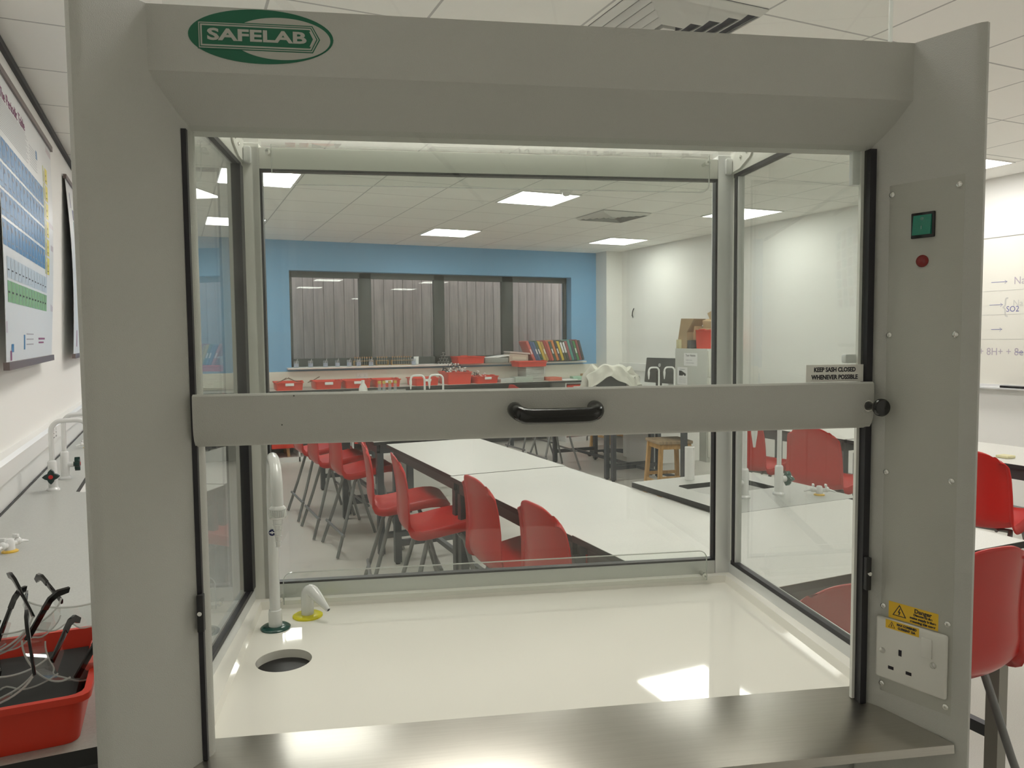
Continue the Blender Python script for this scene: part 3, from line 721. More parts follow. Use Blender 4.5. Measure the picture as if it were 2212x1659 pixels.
# gas taps
def make_gas(name):
    t = thing(name, '', 'gas tap')
    MB().lathe([(.030, 0), (.030, .004), (.022, .008)], 20).build('base_disc', AMBER, t)
    MB().lathe([(.019, .006), (.019, .036), (.014, .046), (.0001, .048)], 16).build('body', TAPW, t)
    for s_ in (-1, 1):
        mb = MB(); mb.cyl((s_*.012, 0, .026), (s_*.040, -.004, .026), .010, n=12); mb.sphere((s_*.040, -.004, .030), .014, 12)
        mb.tube([(s_*.040, -.004, .026), (s_*.060, -.008, .026), (s_*.085, -.012, .020)], .006, 10, radii=[.008, .006, .0035]); mb.build('nozzle', TAPW, t)
        mb = MB(); mb.box(s_*.034-.006, s_*.034+.006, -.012, .012, .042, .056, bev=.003); mb.build('lever', TAPW, t)
    return t
gt = make_gas('gas_tap'); gu = []; gt.scale = (.74, .74, .85)
place(gt, (2.470, 2.345, .824), R(-35), 'white twin gas tap on amber base, on the near sink unit', 'twin gas taps', first=gu)

# ------------------------------------------------------------ red stool-height chairs
def make_chair(name, hole=False):
    t = thing(name, '', 'chair')
    prof_ = [(-.236, .930), (-.232, .905), (-.224, .86), (-.215, .80), (-.208, .73), (-.206, .67), (-.206, .62), (-.198, .578), (-.172, .548), (-.125, .542), (-.05, .556), (.04, .574), (.12, .590), (.18, .596), (.222, .588), (.245, .565)]
    hw = [.140, .165, .178, .186, .190, .194, .197, .200, .204, .206, .208, .209, .208, .202, .188, .165]
    crv = [.026, .030, .036, .038, .038, .036, .036, .038, .036, .034, .030, .028, .022, .014, .006, .0]   # wing depth
    n = len(prof_)
    def fn(u, v):
        k = v*(n-1); i = min(int(k), n-2); f = k-i
        y = prof_[i][0]*(1-f)+prof_[i+1][0]*f; z = prof_[i][1]*(1-f)+prof_[i+1][1]*f
        W = hw[i]*(1-f)+hw[i+1]*f; c = crv[i]*(1-f)+crv[i+1]*f
        a, b = prof_[max(i-1, 0)], prof_[min(i+2, n-1)]
        tx, tz = b[0]-a[0], b[1]-a[1]; L = math.hypot(tx, tz); nx_, nz_ = -tz/L, tx/L      # towards the sitter
        s_ = (u-.5)*2; q = abs(s_)**2.6*c
        if abs(s_) > .93: q -= (.016 if v < .4 else .016+.03*min(1, (v-.4)*6))*(abs(s_)-.93)/.07 + (crv[i] if v < .1 else 0)*0                # rolled rim turning back
        z -= .055*abs(s_)**3.2*max(0, 1-v*7)
        return (s_*W, y + nx_*q, z + nz_*q)
    mb = MB()
    if hole:
        NU, NV = 20, 36
        P = [[fn(i/NU, j/NV) for j in range(NV+1)] for i in range(NU+1)]
        vs = [p for r_ in P for p in r_]
        fs = []
        for i in range(NU):
            for j in range(NV):
                if 8 <= i <= 11 and 3 <= j <= 6: continue
                fs.append((i*(NV+1)+j, (i+1)*(NV+1)+j, (i+1)*(NV+1)+j+1, i*(NV+1)+j+1))
        mb.raw(vs, fs, True)
    else: mb.grid(fn, 20, 36)
    sh = mb.build('seat_shell', RED, t)
    md = sh.modifiers.new('thickness', 'SOLIDIFY'); md.thickness = .006; md.offset = -1; md.use_rim = True
    # frame: two inverted V sides, rails under the seat and foot bars
    for s_ in (-1, 1):
        for q, fy in (('r', -.245), ('f', .225)):
            ty = -.045 if fy < 0 else .045
            MB().tube([(s_*.150, ty*1.6, .530), (s_*.155, ty*2.1, .505), (s_*.19, fy*.66, .27), (s_*.235, fy, 0.006)], .0115, 10).build('leg', TUBE, t)
    mb = MB()
    for y in (-.075, .075): mb.tube([(-.150, y, .526), (.150, y, .526)], .0105, 10)
    for s_ in (-1, 1): mb.tube([(s_*.10, -.11, .524), (s_*.10, .12, .556)], .008, 8)
    mb.build('seat_frame', TUBE, t)
    MB().tube([(-.262, -.205, .16), (.262, -.205, .16)], .0105, 10).build('foot_bar', TUBE, t)
    MB().tube([(-.245, .175, .22), (.245, .175, .22)], .0105, 10).build('foot_bar', TUBE, t)
    return t
ch = make_chair('stool_chair'); cu = []
chh = make_chair('stool_chair', True)
CG = 'red plastic stool-height chairs'
def chair(x, y, face, label, src=ch): return place(src, (x, y, 0), R(face), label, CG, first=cu)
# face: heading of the seat front; -90 looks along +x
chair(1.355, 2.33, -89, 'red chair in the left row nearest the viewer, its plain back before the table edge')
chair(1.345, 2.89, -90, 'red chair in the left row, second from the viewer, back turned slightly to the glass')
chair(1.215, 3.62, -98, 'red chair in the left row seen edge-on, third from the viewer')
chair(1.190, 4.18, -101, 'red chair in the left row, fourth from the viewer, whole seat showing')
chair(1.215, 5.36, -88, 'red chair in the left row, fifth from the viewer, top hidden by the sash bar')
chair(1.150, 5.92, -88, 'red chair in the left row, sixth from the viewer')
chair(1.130, 6.55, -88, 'red chair farthest along the left row, only its lower back showing')
chair(3.80, 3.52, -78, 'red chair tucked at the right tables, broad back beside the white tap pipe')
chair(3.86, 4.22, -80, 'red chair with a slot in its back, behind the near swan-neck tap', chh)
chair(3.76, 2.50, -75, 'red chair outside the cupboard on the right, upper of the two by the picture edge')
chair(1.45, 1.465, -8, 'red chair seen pale through the lower right side glass')
chair(2.00, 1.515, -3, 'large dark red chair back outside the cupboard at the lower right')
chair(3.98, 8.35, -88, 'far chair whose grey legs show under the sash bar, beside the last table leg')
chair(3.93, 7.62, -92, 'far chair whose grey crossed legs show in front of the office chair')
bpy.data.objects.remove  # (no-op)

# wooden stools
def make_stool(name):
    t = thing(name, '', 'stool'); H = .55
    MB().box(-.165, .165, -.165, .165, H-.028, H, bev=.006).build('seat', mat('worn stool seat', (.36, .27, .17), .5, noise=.3, nscale=12, stretch=(8, 1, 1)), t)
    for a in (-1, 1):
        for b in (-1, 1):
            vs = []
            for z, o_ in ((0, .165), (H-.03, .135)):
                for p, q in ((-1, -1), (1, -1), (1, 1), (-1, 1)): vs.append((a*o_+p*.017, b*o_+q*.017, z))
            MB().raw(vs, [(0, 1, 5, 4), (1, 2, 6, 5), (2, 3, 7, 6), (3, 0, 4, 7), (3, 2, 1, 0), (4, 5, 6, 7)]).build('leg', WOOD, t)
    mb = MB()
    for s_ in (-1, 1):
        mb.box(-.13, .13, s_*.135-.009, s_*.135+.009, H-.075, H-.03); mb.box(s_*.135-.009, s_*.135+.009, -.13, .13, H-.075, H-.03)
    mb.build('apron', WOOD, t)
    for s_ in (-1, 1):
        MB().box(-.145, .145, s_*.150-.008, s_*.150+.008, .20, .23).build('rail', WOOD, t)
        MB().box(s_*.152-.008, s_*.152+.008, -.145, .145, .15, .18).build('rail', WOOD, t)
    return t
st = make_stool('wooden_stool'); stu = []
place(st, (4.155, 5.73, 0), R(-12), 'pine lab stool standing in front of the filing cabinet', 'pine lab stools', first=stu)
place(st, (1.10, 9.72, 0), 0, 'pine lab stool far back at the left, under the long bench', 'pine lab stools', first=stu)
place(st, (5.35, 8.75, 0), R(5), 'pine lab stool far back beside the office chair', 'pine lab stools', first=stu)

# ------------------------------------------------------------ benches along the walls
b = thing('wall_bench', 'long grey worktop bench along the left wall with two sinks', 'bench', (-.32, 5.4, 0))
bm = bmesh.new()
X0, X1, Y0, Y1 = -.585+.32, -.012+.32, 1.285-5.4, 9.40-5.4
holes = [(3.56, 4.02), (7.0, 7.4)]
ov = [bm.verts.new((x, y, .88)) for x, y in ((X0, Y0), (X1, Y0), (X1, Y1), (X0, Y1))]
es = [bm.edges.new((ov[k], ov[(k+1) % 4])) for k in range(4)]; rims = []
for h0, h1 in holes:
    q = [(-.385, h0), (-.36, h0-.02), (-.12, h0-.02), (-.10, h0), (-.10, h1-.02), (-.12, h1), (-.36, h1), (-.385, h1-.02)]
    q = [(x+.32, y-5.4) for x, y in q]; rims.append(q)
    iv = [bm.verts.new((x, y, .88)) for x, y in q]; es += [bm.edges.new((iv[k], iv[(k+1) % 8])) for k in range(8)]
bmesh.ops.triangle_fill(bm, edges=es, use_beauty=True)
for f in bm.faces:
    if f.normal.z < 0: f.normal_flip()
mb = MB(); mb.merge(bm); mb.mi = 1
n = 8
for q in rims: mb.raw([(x, y, .88) for x, y in q] + [(x, y, .855) for x, y in q], [(k, (k+1) % n, n+(k+1) % n, n+k) for k in range(n)])
o = [(X0, Y0), (X1, Y0), (X1, Y1), (X0, Y1)]
mb.raw([(x, y, .88) for x, y in o] + [(x, y, .853) for x, y in o], [(k, m_, 4+m_, 4+k) for k, m_ in ((0, 1), (1, 2), (2, 3), (3, 0))])
mb.box(X0, X0+.006, Y0, Y1, .8785, .8835)
mb.build('worktop', [LAMD, EDGE], b)
for q in rims:
    cx = sum(x for x, y in q)/8; cy = sum(y for x, y in q)/8
    MB().raw([(x, y, .855) for x, y in q] + [(cx+(x-cx)*.88, cy+(y-cy)*.88, .68) for x, y in q], [(k, (k+1) % n, n+(k+1) % n, n+k) for k in range(n)] + [tuple(range(n, 2*n))]).build('basin', WPL, b)
UN = mat('pale unit panel', (.60, .61, .57), .45)
for k in range(8):
    y = 1.33 + k*1.0
    f_ = MB().box(X0+.02, X1-.04, y-5.4, y+.99-5.4, .1, .675).build('cupboard_unit', UN, b)
    MB().box(X1-.04, X1-.022, y+.01-5.4, y+.49-5.4, .12, .84, bev=.002).build('door', UN, f_)
    MB().box(X1-.04, X1-.022, y+.50-5.4, y+.98-5.4, .12, .84, bev=.002).build('door', UN, f_)
MB().box(X0+.05, X1-.06, Y0+.02, Y1-.05, 0, .1).box(X0+.002, X0+.02, Y0+.02, Y1-.02, .1, .853).box(X0+.02, X1-.06, Y0+.02, Y0+.04, .1, .853).build('plinth', mat('dark plinth', (.08, .08, .08), .6), b)
# far bench under the window
b2 = thing('wall_bench', 'long grey worktop bench along the blue far wall with red tray slots', 'bench', (2.65, 9.74, 0))
mb = MB(); mb.box(-3.2, 3.27, -.29, .25, .8785, .880); mb.mi = 1; mb.box(-3.2, 3.27, -.292, .25, .853, .8785); mb.build('worktop', [LAM, EDGE], b2)
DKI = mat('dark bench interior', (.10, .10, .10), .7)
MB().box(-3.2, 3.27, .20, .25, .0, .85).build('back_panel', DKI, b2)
slots = [(-1.95, 3), (-.60, 2), (2.45, 2)]
for x0, nn in slots:
    fr_ = MB()
    W_ = .345
    fr_.box(x0-.018, x0, -.27, .2, 0, .85); 
    for k in range(nn): fr_.box(x0+(k+1)*W_-.018, x0+(k+1)*W_, -.27, .2, 0, .85)
    fr_.box(x0, x0+nn*W_-.018, -.27, .2, .832, .85); fr_.box(x0, x0+nn*W_-.018, -.27, .2, 0, .06)
    u_ = fr_.build('tray_unit', WPL, b2)
    for k in range(nn):
        for j in range(4):
            xx = x0 + k*W_; zt = .815 - j*.17
            if (k+j) % 3 == 2: continue
            m_ = MB(); m_.prism([(-.268, zt), (-.275, zt-.005), (-.262, zt-.13), (.15, zt-.13), (.17, zt)], xx+.012, xx+W_-.030, 'x'); m_.mi = 1
            m_.box(xx+.11, xx+.22, -.278, -.268, zt-.05, zt-.02)
            m_.build('storage_tray', [TRAYR, PAPER], u_)
for x in (-3.15, .6, 1.6, 3.2): MB().box(x-.02, x+.02, -.27, -.23, 0, .853).build('leg', LEGM, b2)
# right wall desk with the monitor, further near bench
b3 = thing('wall_desk', 'white desk along the right wall under the monitor', 'desk', (5.85, 8.72, 0))
mb = MB(); mb.box(-.33, .33, -.88, .98, .7785, .780); mb.mi = 1; mb.box(-.33, .33, -.88, .98, .755, .7785); mb.build('worktop', [mat('white desk laminate', (.70, .70, .69), .4), EDGE], b3)
for a in (-.29, .29):
    for c in (-.84, .94): MB().box(a-.025, a+.025, c-.025, c+.025, 0, .755).build('leg', LEGM, b3)
b4 = thing('wall_desk', 'pale desk with a black front edge by the whiteboard, at the right picture edge', 'desk', (4.75, 2.35, 0))
b4.location = (5.35, 2.1, 0)
mb = MB(); mb.box(-.42, .5, -.6, .75, .8785, .880); mb.mi = 1; mb.box(-.421, .5, -.601, .751, .848, .8785); mb.build('worktop', [LAM, EDGE], b4)
for a in (-.32, .45):
    for c in (-.55, .70): MB().box(a-.025, a+.025, c-.025, c+.025, 0, .848).build('leg', LEGM, b4)
MB().box(-.33, .46, -.56, .71, .70, .848).build('apron', UN, b4)

# left bench: taps and gas taps
tL = make_tap('bench_tap', hgt=.29)
hd_ = [c for c in tL.children if c.name.startswith('handle')][0]
hd_.data.materials.clear(); hd_.data.materials.append(mat('black green handle', (.01, .03, .025), .2))
MB().cyl((0, .0345, .065), (0, .0620, .065), .0085, n=16).build('button', mat('red tap button', (.45, .02, .02), .3), tL)
place(tL, (-.475, 3.64, .88), R(188), 'white tap with a black star handle and red button on the left bench', TGP, first=tu)
tL2 = place(tL, (-.462, 3.92, .88), R(268), 'white tap just behind the red-buttoned one on the left bench', TGP, first=tu)
for o_ in (tL, tL2): pass
tL.rotation_euler.z = R(180)
tL2.rotation_euler.z = R(-90)
# turn spouts to point into the room while the handles stay put
for root, ang in ((tL, 0), (tL2, -90)):
    for c in root.children:
        if c.name.startswith(('spout', 'nozzle')): c.rotation_euler.z = R(ang)
place(gt, (-.46, 2.62, .88), R(60), 'white twin gas tap at the left picture edge on the grey bench', 'twin gas taps', first=gu)
place(gt, (-.475, 5.02, .88), R(20), 'white twin gas tap on amber base farther along the left bench', 'twin gas taps', first=gu)

# ------------------------------------------------------------ red trays helper
def make_tray(name, W, D, H, label=None, wall=.004, cut=True, lab=False, cat='tray'):
    """open plastic tray with sloped walls and a rolled rim; origin at base centre"""
    t = thing(name, label or '', cat)
    a, b_ = W/2, D/2; i = .014
    def ring(w_, d_, z, r=.02):
        pts = []
        for cx, cy, s0 in ((w_-r, -d_+r, -90), (w_-r, d_-r, 0), (-w_+r, d_-r, 90), (-w_+r, -d_+r, 180)):
            for k in range(4): an = R(s0+k*30); pts.append((cx+r*math.cos(an), cy+r*math.sin(an), z))
        return pts
    def lower(P):      # scooped hand-hold along the front rim
        return [(x, y, z) for x, y, z in P]
    rs = [ring(a-i, b_-i, 0), ring(a-i, b_-i, .001), ring(a-.004, b_-.004, H-.006), ring(a, b_, H-.012), ring(a+.006, b_+.006, H-.010), ring(a+.006, b_+.006, H), ring(a-.004, b_-.004, H), ring(a-i-wall, b_-i-wall, wall)]
    n = len(rs[0]); vs = [p for r_ in rs for p in r_]; fs = []
    for k in range(len(rs)-1):
        for j in range(n): fs.append((k*n+j, k*n+(j+1) % n, (k+1)*n+(j+1) % n, (k+1)*n+j))
    fs.append(tuple(range(n))[::-1]); fs.append(tuple(range((len(rs)-1)*n, len(rs)*n)))
    MB().raw(vs, fs, False).build('tray_body', TRAYR, t)
    for s_ in (-1, 1):
        MB().box(s_*(a+.002)-.012, s_*(a+.002)+.012, -.055, .055, H-.004, H+.010, bev=.003).build('handle', TRAYR, t)
    if lab: MB().box(-.05, .05, -b_-.0075, -b_+.002, H-.045, H-.012, bev=.001).build('paper_label', PAPER, t)
    return t
# big goggle tray on the left bench
gtray = make_tray('goggle_tray', .425, .308, .080, 'large red plastic tray of safety spectacles at the lower left')
gtray.location = (-.352, 1.452, .8805)
MB().box(-.19, .19, -.135, .135, .006, .050).build('tray_liner', mat('charcoal foam liner', (.035, .036, .036), .9), gtray)
def make_goggle(name):
    t = thing(name, '', 'safety spectacles')
    mb = MB()
    def lens(u, v):
        an = R(-62+124*u); x = .073*math.sin(an); y = .052*(1-math.cos(an))
        zt = .024 - .004*math.cos(2*an); nose = .016*math.exp(-(x/.013)**2); zb = -.024 + nose + .004*abs(x/.07)
        return (x, y, zb+(zt-zb)*v)
    mb.grid(lens, 24, 6); t_l = mb.build('lens', GOGG, t)
    e = MB(); top = [lens(k/16, 1) for k in range(17)]; bot = [lens(k/24, 0) for k in range(25)]
    e.tube(top, .0016, 6); e.tube(bot, .0014, 6); e.build('lens_rim', ACRYE, t)
    for s_ in (-1, 1):
        mb = MB(); p0 = Vector(lens(1 if s_ > 0 else 0, .5))
        mb.raw([p0+Vector((0, 0, .020)), p0+Vector((0, .034, .016)), p0+Vector((0, .034, -.014)), p0+Vector((0, 0, -.020))], [(0, 1, 2, 3)]); mb.build('side_shield', GOGG, t)
        q = p0 + Vector((s_*.002, 0, .012))
        mb = MB(); mb.box(-.002, .002, 0, .060, -.0055, .0055, bev=.001, T=Matrix.Translation(q))
        mb.prism([(q.y+.055, q.z+.0055), (q.y+.075, q.z+.0050), (q.y+.090, q.z-.004), (q.y+.098, q.z-.024), (q.y+.089, q.z-.027), (q.y+.080, q.z-.011), (q.y+.070, q.z-.0055), (q.y+.055, q.z-.0055)], q.x-.0025, q.x+.0025, 'x')
        mb.build('arm', BLKPL, t)
    return t
gg = make_goggle('safety_spectacles'); ggu = []
GP = 'clear safety spectacles in the red tray'
def gog(loc, rot, label, s_=1.0):
    o = place(gg, loc, 0, label, GP, first=ggu); o.rotation_euler = tuple(R(a) for a in rot); return o
gog((-.262, 1.40, 0.957), (35, 0, -20), 'clear safety spectacles nearest the viewer in the red tray, black arms up')
gog((-.185, 1.53, 1.007), (4, 6, 8), 'clear safety spectacles standing tallest at the right of the red tray')
gog((-.330, 1.37, 0.957), (20, 8, 16), 'clear safety spectacles lying low at the left picture edge')
gog((-.285, 1.475, 0.980), (58, -14, 24), 'clear safety spectacles behind the tray middle with hooked black arm ends')
gog((-.205, 1.435, 0.947), (66, 18, -50), 'clear safety spectacles leaning on the dark liner near the right rim')
gog((-.420, 1.48, 0.967), (40, 4, -10), 'clear safety spectacles just outside the left picture edge')

gog((-.245, 1.535, .985), (30, -10, 30), 'clear safety spectacles near the back rim of the red tray')
gog((-.355, 1.53, .972), (62, 10, -20), 'clear safety spectacles at the back left of the red tray, arms in the air')
gog((-.275, 1.345, .950), (80, -6, 5), 'clear safety spectacles against the front wall of the red tray')

# ------------------------------------------------------------ posters on the left wall
def quadmap(TL, TR, BL, BR, bulge):
    TL, TR, BL, BR = map(Vector, (TL, TR, BL, BR))
    def f(u, v, off=0.0):
        p = TL*(1-u)*(1-v) + TR*u*(1-v) + BL*(1-u)*v + BR*u*v
        return p + Vector((bulge*math.sin(math.pi*v) + off, 0, 0))
    return f
def poster(name, label, f, build_marks, mats):
    t = thing(name, label, 'poster', (0, 0, 0))
    mb = MB(); mb.grid(lambda u, v: f(u, v), 6, 14, thick=.0012)
    build_marks(mb, f)
    mb.build('sheet', mats, t)
    for v in (0, 1):
        a, b_ = f(-.01, v), f(1.01, v)
        cs = [(-.007, -.014), (.012, -.014), (.012, .014), (-.007, .014)]
        MB().raw([a+Vector((p, 0, q)) for p, q in cs] + [b_+Vector((p, 0, q)) for p, q in cs], [(0, 3, 2, 1), (4, 5, 6, 7), (0, 1, 5, 4), (1, 2, 6, 5), (2, 3, 7, 6), (3, 0, 4, 7)]).build('hanging_bar', mat('brown bar', (.13, .10, .095), .4), t)
    t.location = f(.5, .5); bpy.context.view_layer.update()
    for c in t.children: c.matrix_parent_inverse = t.matrix_world.inverted()
    return t
BLUEC = mat('cell blue', (.035, .17, .36), .38); YELC = mat('cell yellow', (.72, .62, .03), .3); GRNC = mat('cell green', (.20, .38, .12), .3)
GRYC = mat('cell grey', (.48, .54, .58), .3); PNK = mat('margin pink', (.52, .46, .48), .3); VIO = mat('violet print', (.22, .05, .14), .5); LGR = mat('lime column', (.48, .55, .10), .3)
PGL = mat('poster white', (.66, .68, .68), .34)
def marks1(mb, f):
    def cell(u0, u1, v0, v1, mi, off=.0018):
        mb.mi = mi; mb.raw([f(u0, v0, off), f(u1, v0, off), f(u1, v1, off), f(u0, v1, off)], [(0, 3, 2, 1)])
    du = .060
    for r_ in range(4):
        for c in range(16):
            u0 = -.0 + c*du
            if u0+du > .785: continue
            cell(u0+.003, u0+du-.003, .262+r_*.094, .262+r_*.094+.084, 1)
            cell(u0+.010, u0+.026, .275+r_*.094, .290+r_*.094, 7, .0024)
            cell(u0+.010, u0+.036, .325+r_*.094, .329+r_*.094, 7, .0024)
    for r_ in range(6):
        v0 = .150+r_*.084
        cell(.785, .800, v0, v0+.076, 6); cell(.806, .822, v0+.02, v0+.09, 5)
        cell(.828, .885, v0, v0+.074, 2); cell(.845, .852, v0+.03, v0+.04, 8, .0024); cell(.840, .860, v0+.058, v0+.062, 8, .0024)
    for c in range(16):
        u0 = .04+c*du
        if u0 > .80: continue
        cell(u0+.002, u0+du-.002, .660, .728, 4); cell(u0+.008, u0+.034, .700, .704, 8, .0024)
        cell(u0+.002, u0+du-.004, .737, .805, 3); cell(u0+.008, u0+.034, .770, .776, 8, .0024)
    cell(.88, .998, .03, .42, 5, .0015); cell(.93, .998, .50, .80, 5, .0015); cell(.0, .03, .60, .9, 5, .0015)
    for k in range(14): cell(.05, .46+.02*(k % 3), .115+k*.009, .117+k*.009, 7)
    for k in range(8): cell(.52, .66, .14+k*.012, .142+k*.012, 7)
    cell(.645, .675, .125, .165, 1)
    cell(.08, .12, .935, .96, 10); cell(.06, .085, .955, .985, 9); cell(.30, .325, .905, .955, 10)
    for k in range(3): cell(.35, .5, .90+k*.018, .904+k*.018, 7); 
    cell(.62, .78, .915, .922, 9); cell(.62, .75, .930, .936, 9)
    # heading
    a = f(.0, .075); bb = f(1, .075); d = (bb-a).normalized(); dn = (f(.3, .12)-f(.3, .04)).normalized(); nz = d.cross(dn).normalized()
    if nz.x < 0: nz = -nz
    yv = -dn
    T = Matrix((d, yv, nz)).transposed().to_4x4(); T.translation = f(.28, .088, .0022)
    mb.mi = 9; mb.text('The Periodic Table', .075, T, bold=.0008)
f1 = quadmap((-.605, 3.50, 2.605), (-.605, 5.10, 2.605), (-.535, 3.145, 1.415), (-.570, 4.505, 1.420), .012)
poster('periodic_table_poster', 'large periodic table wall chart with blue and yellow cells hanging on two bars', f1, marks1, [PGL, BLUEC, YELC, GRNC, GRYC, PNK, LGR, GREYINK, INK, VIO, BLUEC])
def marks2(mb, f):
    def cell(u0, u1, v0, v1, mi, off=.0018):
        mb.mi = mi; mb.raw([f(u0, v0, off), f(u1, v0, off), f(u1, v1, off), f(u0, v1, off)], [(0, 3, 2, 1)])
    cell(.14, .17, .07, .16, 1)
    for r_ in range(8):
        for c in range(5): cell(.22+c*.15, .34+c*.15, .16+r_*.072, .222+r_*.072, 1+(r_*3+c*2) % 4)
    cell(.16, .2, .86, .95, 2)
f2 = quadmap((-.605, 5.74, 2.575), (-.605, 6.75, 2.575), (-.560, 5.36, 1.41), (-.590, 6.5, 1.41), .02)
poster('picture_chart', 'second wall chart on bars, mostly hidden behind the left column', f2, marks2, [PGL, mat('chart navy', (.10, .10, .22), .4), VIO, mat('chart brown', (.25, .16, .12), .4), mat('chart teal', (.15, .25, .28), .4)])

# ------------------------------------------------------------ whiteboard
wb = thing('whiteboard', 'whiteboard with faint handwritten chemistry notes on the right wall', 'whiteboard', (6.19, 3.0, 1.68))
wT = Matrix.Translation((-6.19, -3.0, -1.68))
MB(wT).box(6.172, 6.198, 1.7, 4.45, 1.075, 2.285).build('board', mat('whiteboard enamel', (.74, .73, .66), .2), wb)
mb = MB(wT)
for a in ((1.69, 4.46, 2.28, 2.305), (1.69, 4.46, 1.055, 1.08), (1.69, 1.715, 1.055, 2.305), (4.435, 4.46, 1.055, 2.305)): mb.box(6.165, 6.2, a[0], a[1], a[2], a[3])
mb.box(6.11, 6.2, 1.8, 4.3, 1.045, 1.056); mb.build('frame', ALU, wb)
mb = MB(wT)
WTm = lambda y, z: Matrix.Translation((6.1712, y, z)) @ Matrix(((0, 0, -1, 0), (-1, 0, 0, 0), (0, 1, 0, 0), (0, 0, 0, 1)))
mb.mi = 0
for s_, y, z, sz, mi in (('NaHSO', 3.78, 1.915, .085, 0), ('NaHSO4', 3.78, 1.735, .075, 1), ('SO2', 3.905, 1.690, .065, 2), ('+ 8H+ + 8e-', 3.98, 1.345, .085, 0), ('{', 3.965, 1.715, .17, 1)):
    mb.mi = mi; mb.text(s_, sz, WTm(y, z), sx=.9)
mb.mi = 2
for y, z, L in ((4.02, 1.915, .13), (4.04, 1.73, .11), (4.03, 1.53, .09), (3.84, 1.345, .06)):
    mb.box(6.1705, 6.1715, y-L/2, y+L/2, z-.002, z+.002)
    for s_ in (-1, 1): mb.raw([(6.1708, y-L/2, z), (6.1708, y-L/2+.02, z+s_*.014), (6.1708, y-L/2+.02, z+s_*.014-.004)], [(0, 1, 2)])
mb.mi = 1
for z in (1.845, 1.65, 1.45): mb.box(6.1708, 6.1715, 3.3, 4.3, z-.0015, z+.0015)
mb.build('handwriting', [mat('pen violet grey', (.42, .38, .44), .6), mat('pen faint', (.55, .55, .52), .6), mat('pen blue', (.15, .16, .38), .6)], wb)
MB(wT).box(6.12, 6.15, 3.72, 3.96, 1.056, 1.075, bev=.004).build('pen_row', BLKPL, wb)

# ------------------------------------------------------------ filing cabinet and what stands on it
fcb = thing('filing_cabinet', 'pale grey filing cabinet against the right wall with notices on its side', 'filing cabinet', (5.965, 7.47, 0))
CABM = mat('cabinet grey', (.52, .53, .49), .45)
MB().box(-.232, .232, -.31, .31, .0, 1.345, bev=.004).build('carcass', CABM, fcb)
for k in range(4):
    d_ = MB().box(-.222, .222, -.328, -.310, .06+k*.318, .06+k*.318+.308, bev=.003).build('drawer', mat('cabinet cream', (.60, .60, .54), .45), fcb)
    MB().box(-.06, .06, -.345, -.328, .25+k*.318, .27+k*.318, bev=.003).build('handle', ALU, d_)
NT = lambda y, z: Matrix.Translation((-.2335, y, z)) @ Matrix(((0, 0, -1, 0), (-1, 0, 0, 0), (0, 1, 0, 0), (0, 0, 0, 1)))
mb = MB(); mb.box(-.2335, -.2325, -.130, .130, 1.135, 1.290); mb.mi = 1
mb.text('Tutor Notices', .038, NT(0, 1.262), bold=.0006, width=.19)
mb.mi = 2; mb.text('Useful Forums', .024, NT(.03, 1.205), width=.12); mb.text('and timetables', .024, NT(.01, 1.172), width=.16); mb.build('notice', [PAPER, INK, GREYINK], fcb, 'white printed sheet')
mb = MB(); mb.box(-.2335, -.2325, .06, .26, .90, 1.115); mb.mi = 1
for k in range(9): mb.box(-.2342, -.2334, .09+.02*(k % 5), .125+.02*(k % 5)+.02*(k % 3), 1.01+.012*(k % 4), 1.04+.008*(k % 5))
mb.mi = 2
for k in range(5): mb.box(-.2342, -.2334, .09, .23, .985-k*.015, .988-k*.015)
mb.box(-.2342, -.2334, .11, .21, 1.085, 1.092); mb.build('notice', [PAPER, INK, GREYINK], fcb, 'white sheet with a dark picture strip')
ctop = 1.3455
bt = make_tray('deep_red_tray', .42, .31, .225, 'deep red tray of cardboard on the filing cabinet')
bt.location = (6.00, 7.32, ctop)
def box_thing(name, label, cat, loc, size, m, rot=(0, 0, 0), bev=.004, group=None):
    o = MB().box(-size[0]/2, size[0]/2, -size[1]/2, size[1]/2, 0, size[2], bev=bev).build(name, m, None, None, loc, tuple(R(a) for a in rot)); tag(o, label, cat, group); return o
o = MB(); 
cb = thing('cardboard_box', 'open brown cardboard box standing slanted left of the deep red tray', 'box', (5.86, 7.68, ctop+.0))
mb = MB(); mb.prism([(.09, .0), (.09, .12), (.03, .37), (-.22, .36), (-.085, .20), (-.085, 0)], -.09, .09, 'x', T=Matrix.Identity(4)); mb.build('side', CARD, cb)
MB().box(-.095, .09, -.20, -.195, .14, .30, T=Matrix.Rotation(R(8), 4, 'X')).build('flap', CARD, cb)
box_thing('dark_box', 'small dark box under the cardboard on the filing cabinet', 'box', (5.83, 7.545, ctop), (.12, .07, .10), mat('charcoal card', (.05, .05, .055), .7))
box_thing('cream_box', 'small cream box at the left end of the filing cabinet top', 'box', (5.775, 7.735, ctop), (.07, .07, .11), mat('cream card', (.62, .58, .35), .7))
box_thing('cardboard_piece', 'folded pale cardboard poking out of the deep red tray', 'cardboard', (5.95, 7.34, ctop+.215), (.10, .19, .13), mat('pale cardboard', (.52, .38, .22), .85), (6, -14, 8), .002)
box_thing('cardboard_piece', 'tall pointed cardboard sheet at the right of the deep red tray', 'cardboard', (6.00, 7.23, ctop+.20), (.012, .16, .28), mat('pale cardboard', (.52, .38, .22), .85), (-22, -10, 12), .001)
box_thing('brown_envelope', 'crumpled brown paper lying across the deep red tray front', 'paper', (5.87, 7.38, ctop+.232), (.08, .20, .012), CARD, (5, -8, 0), .003)

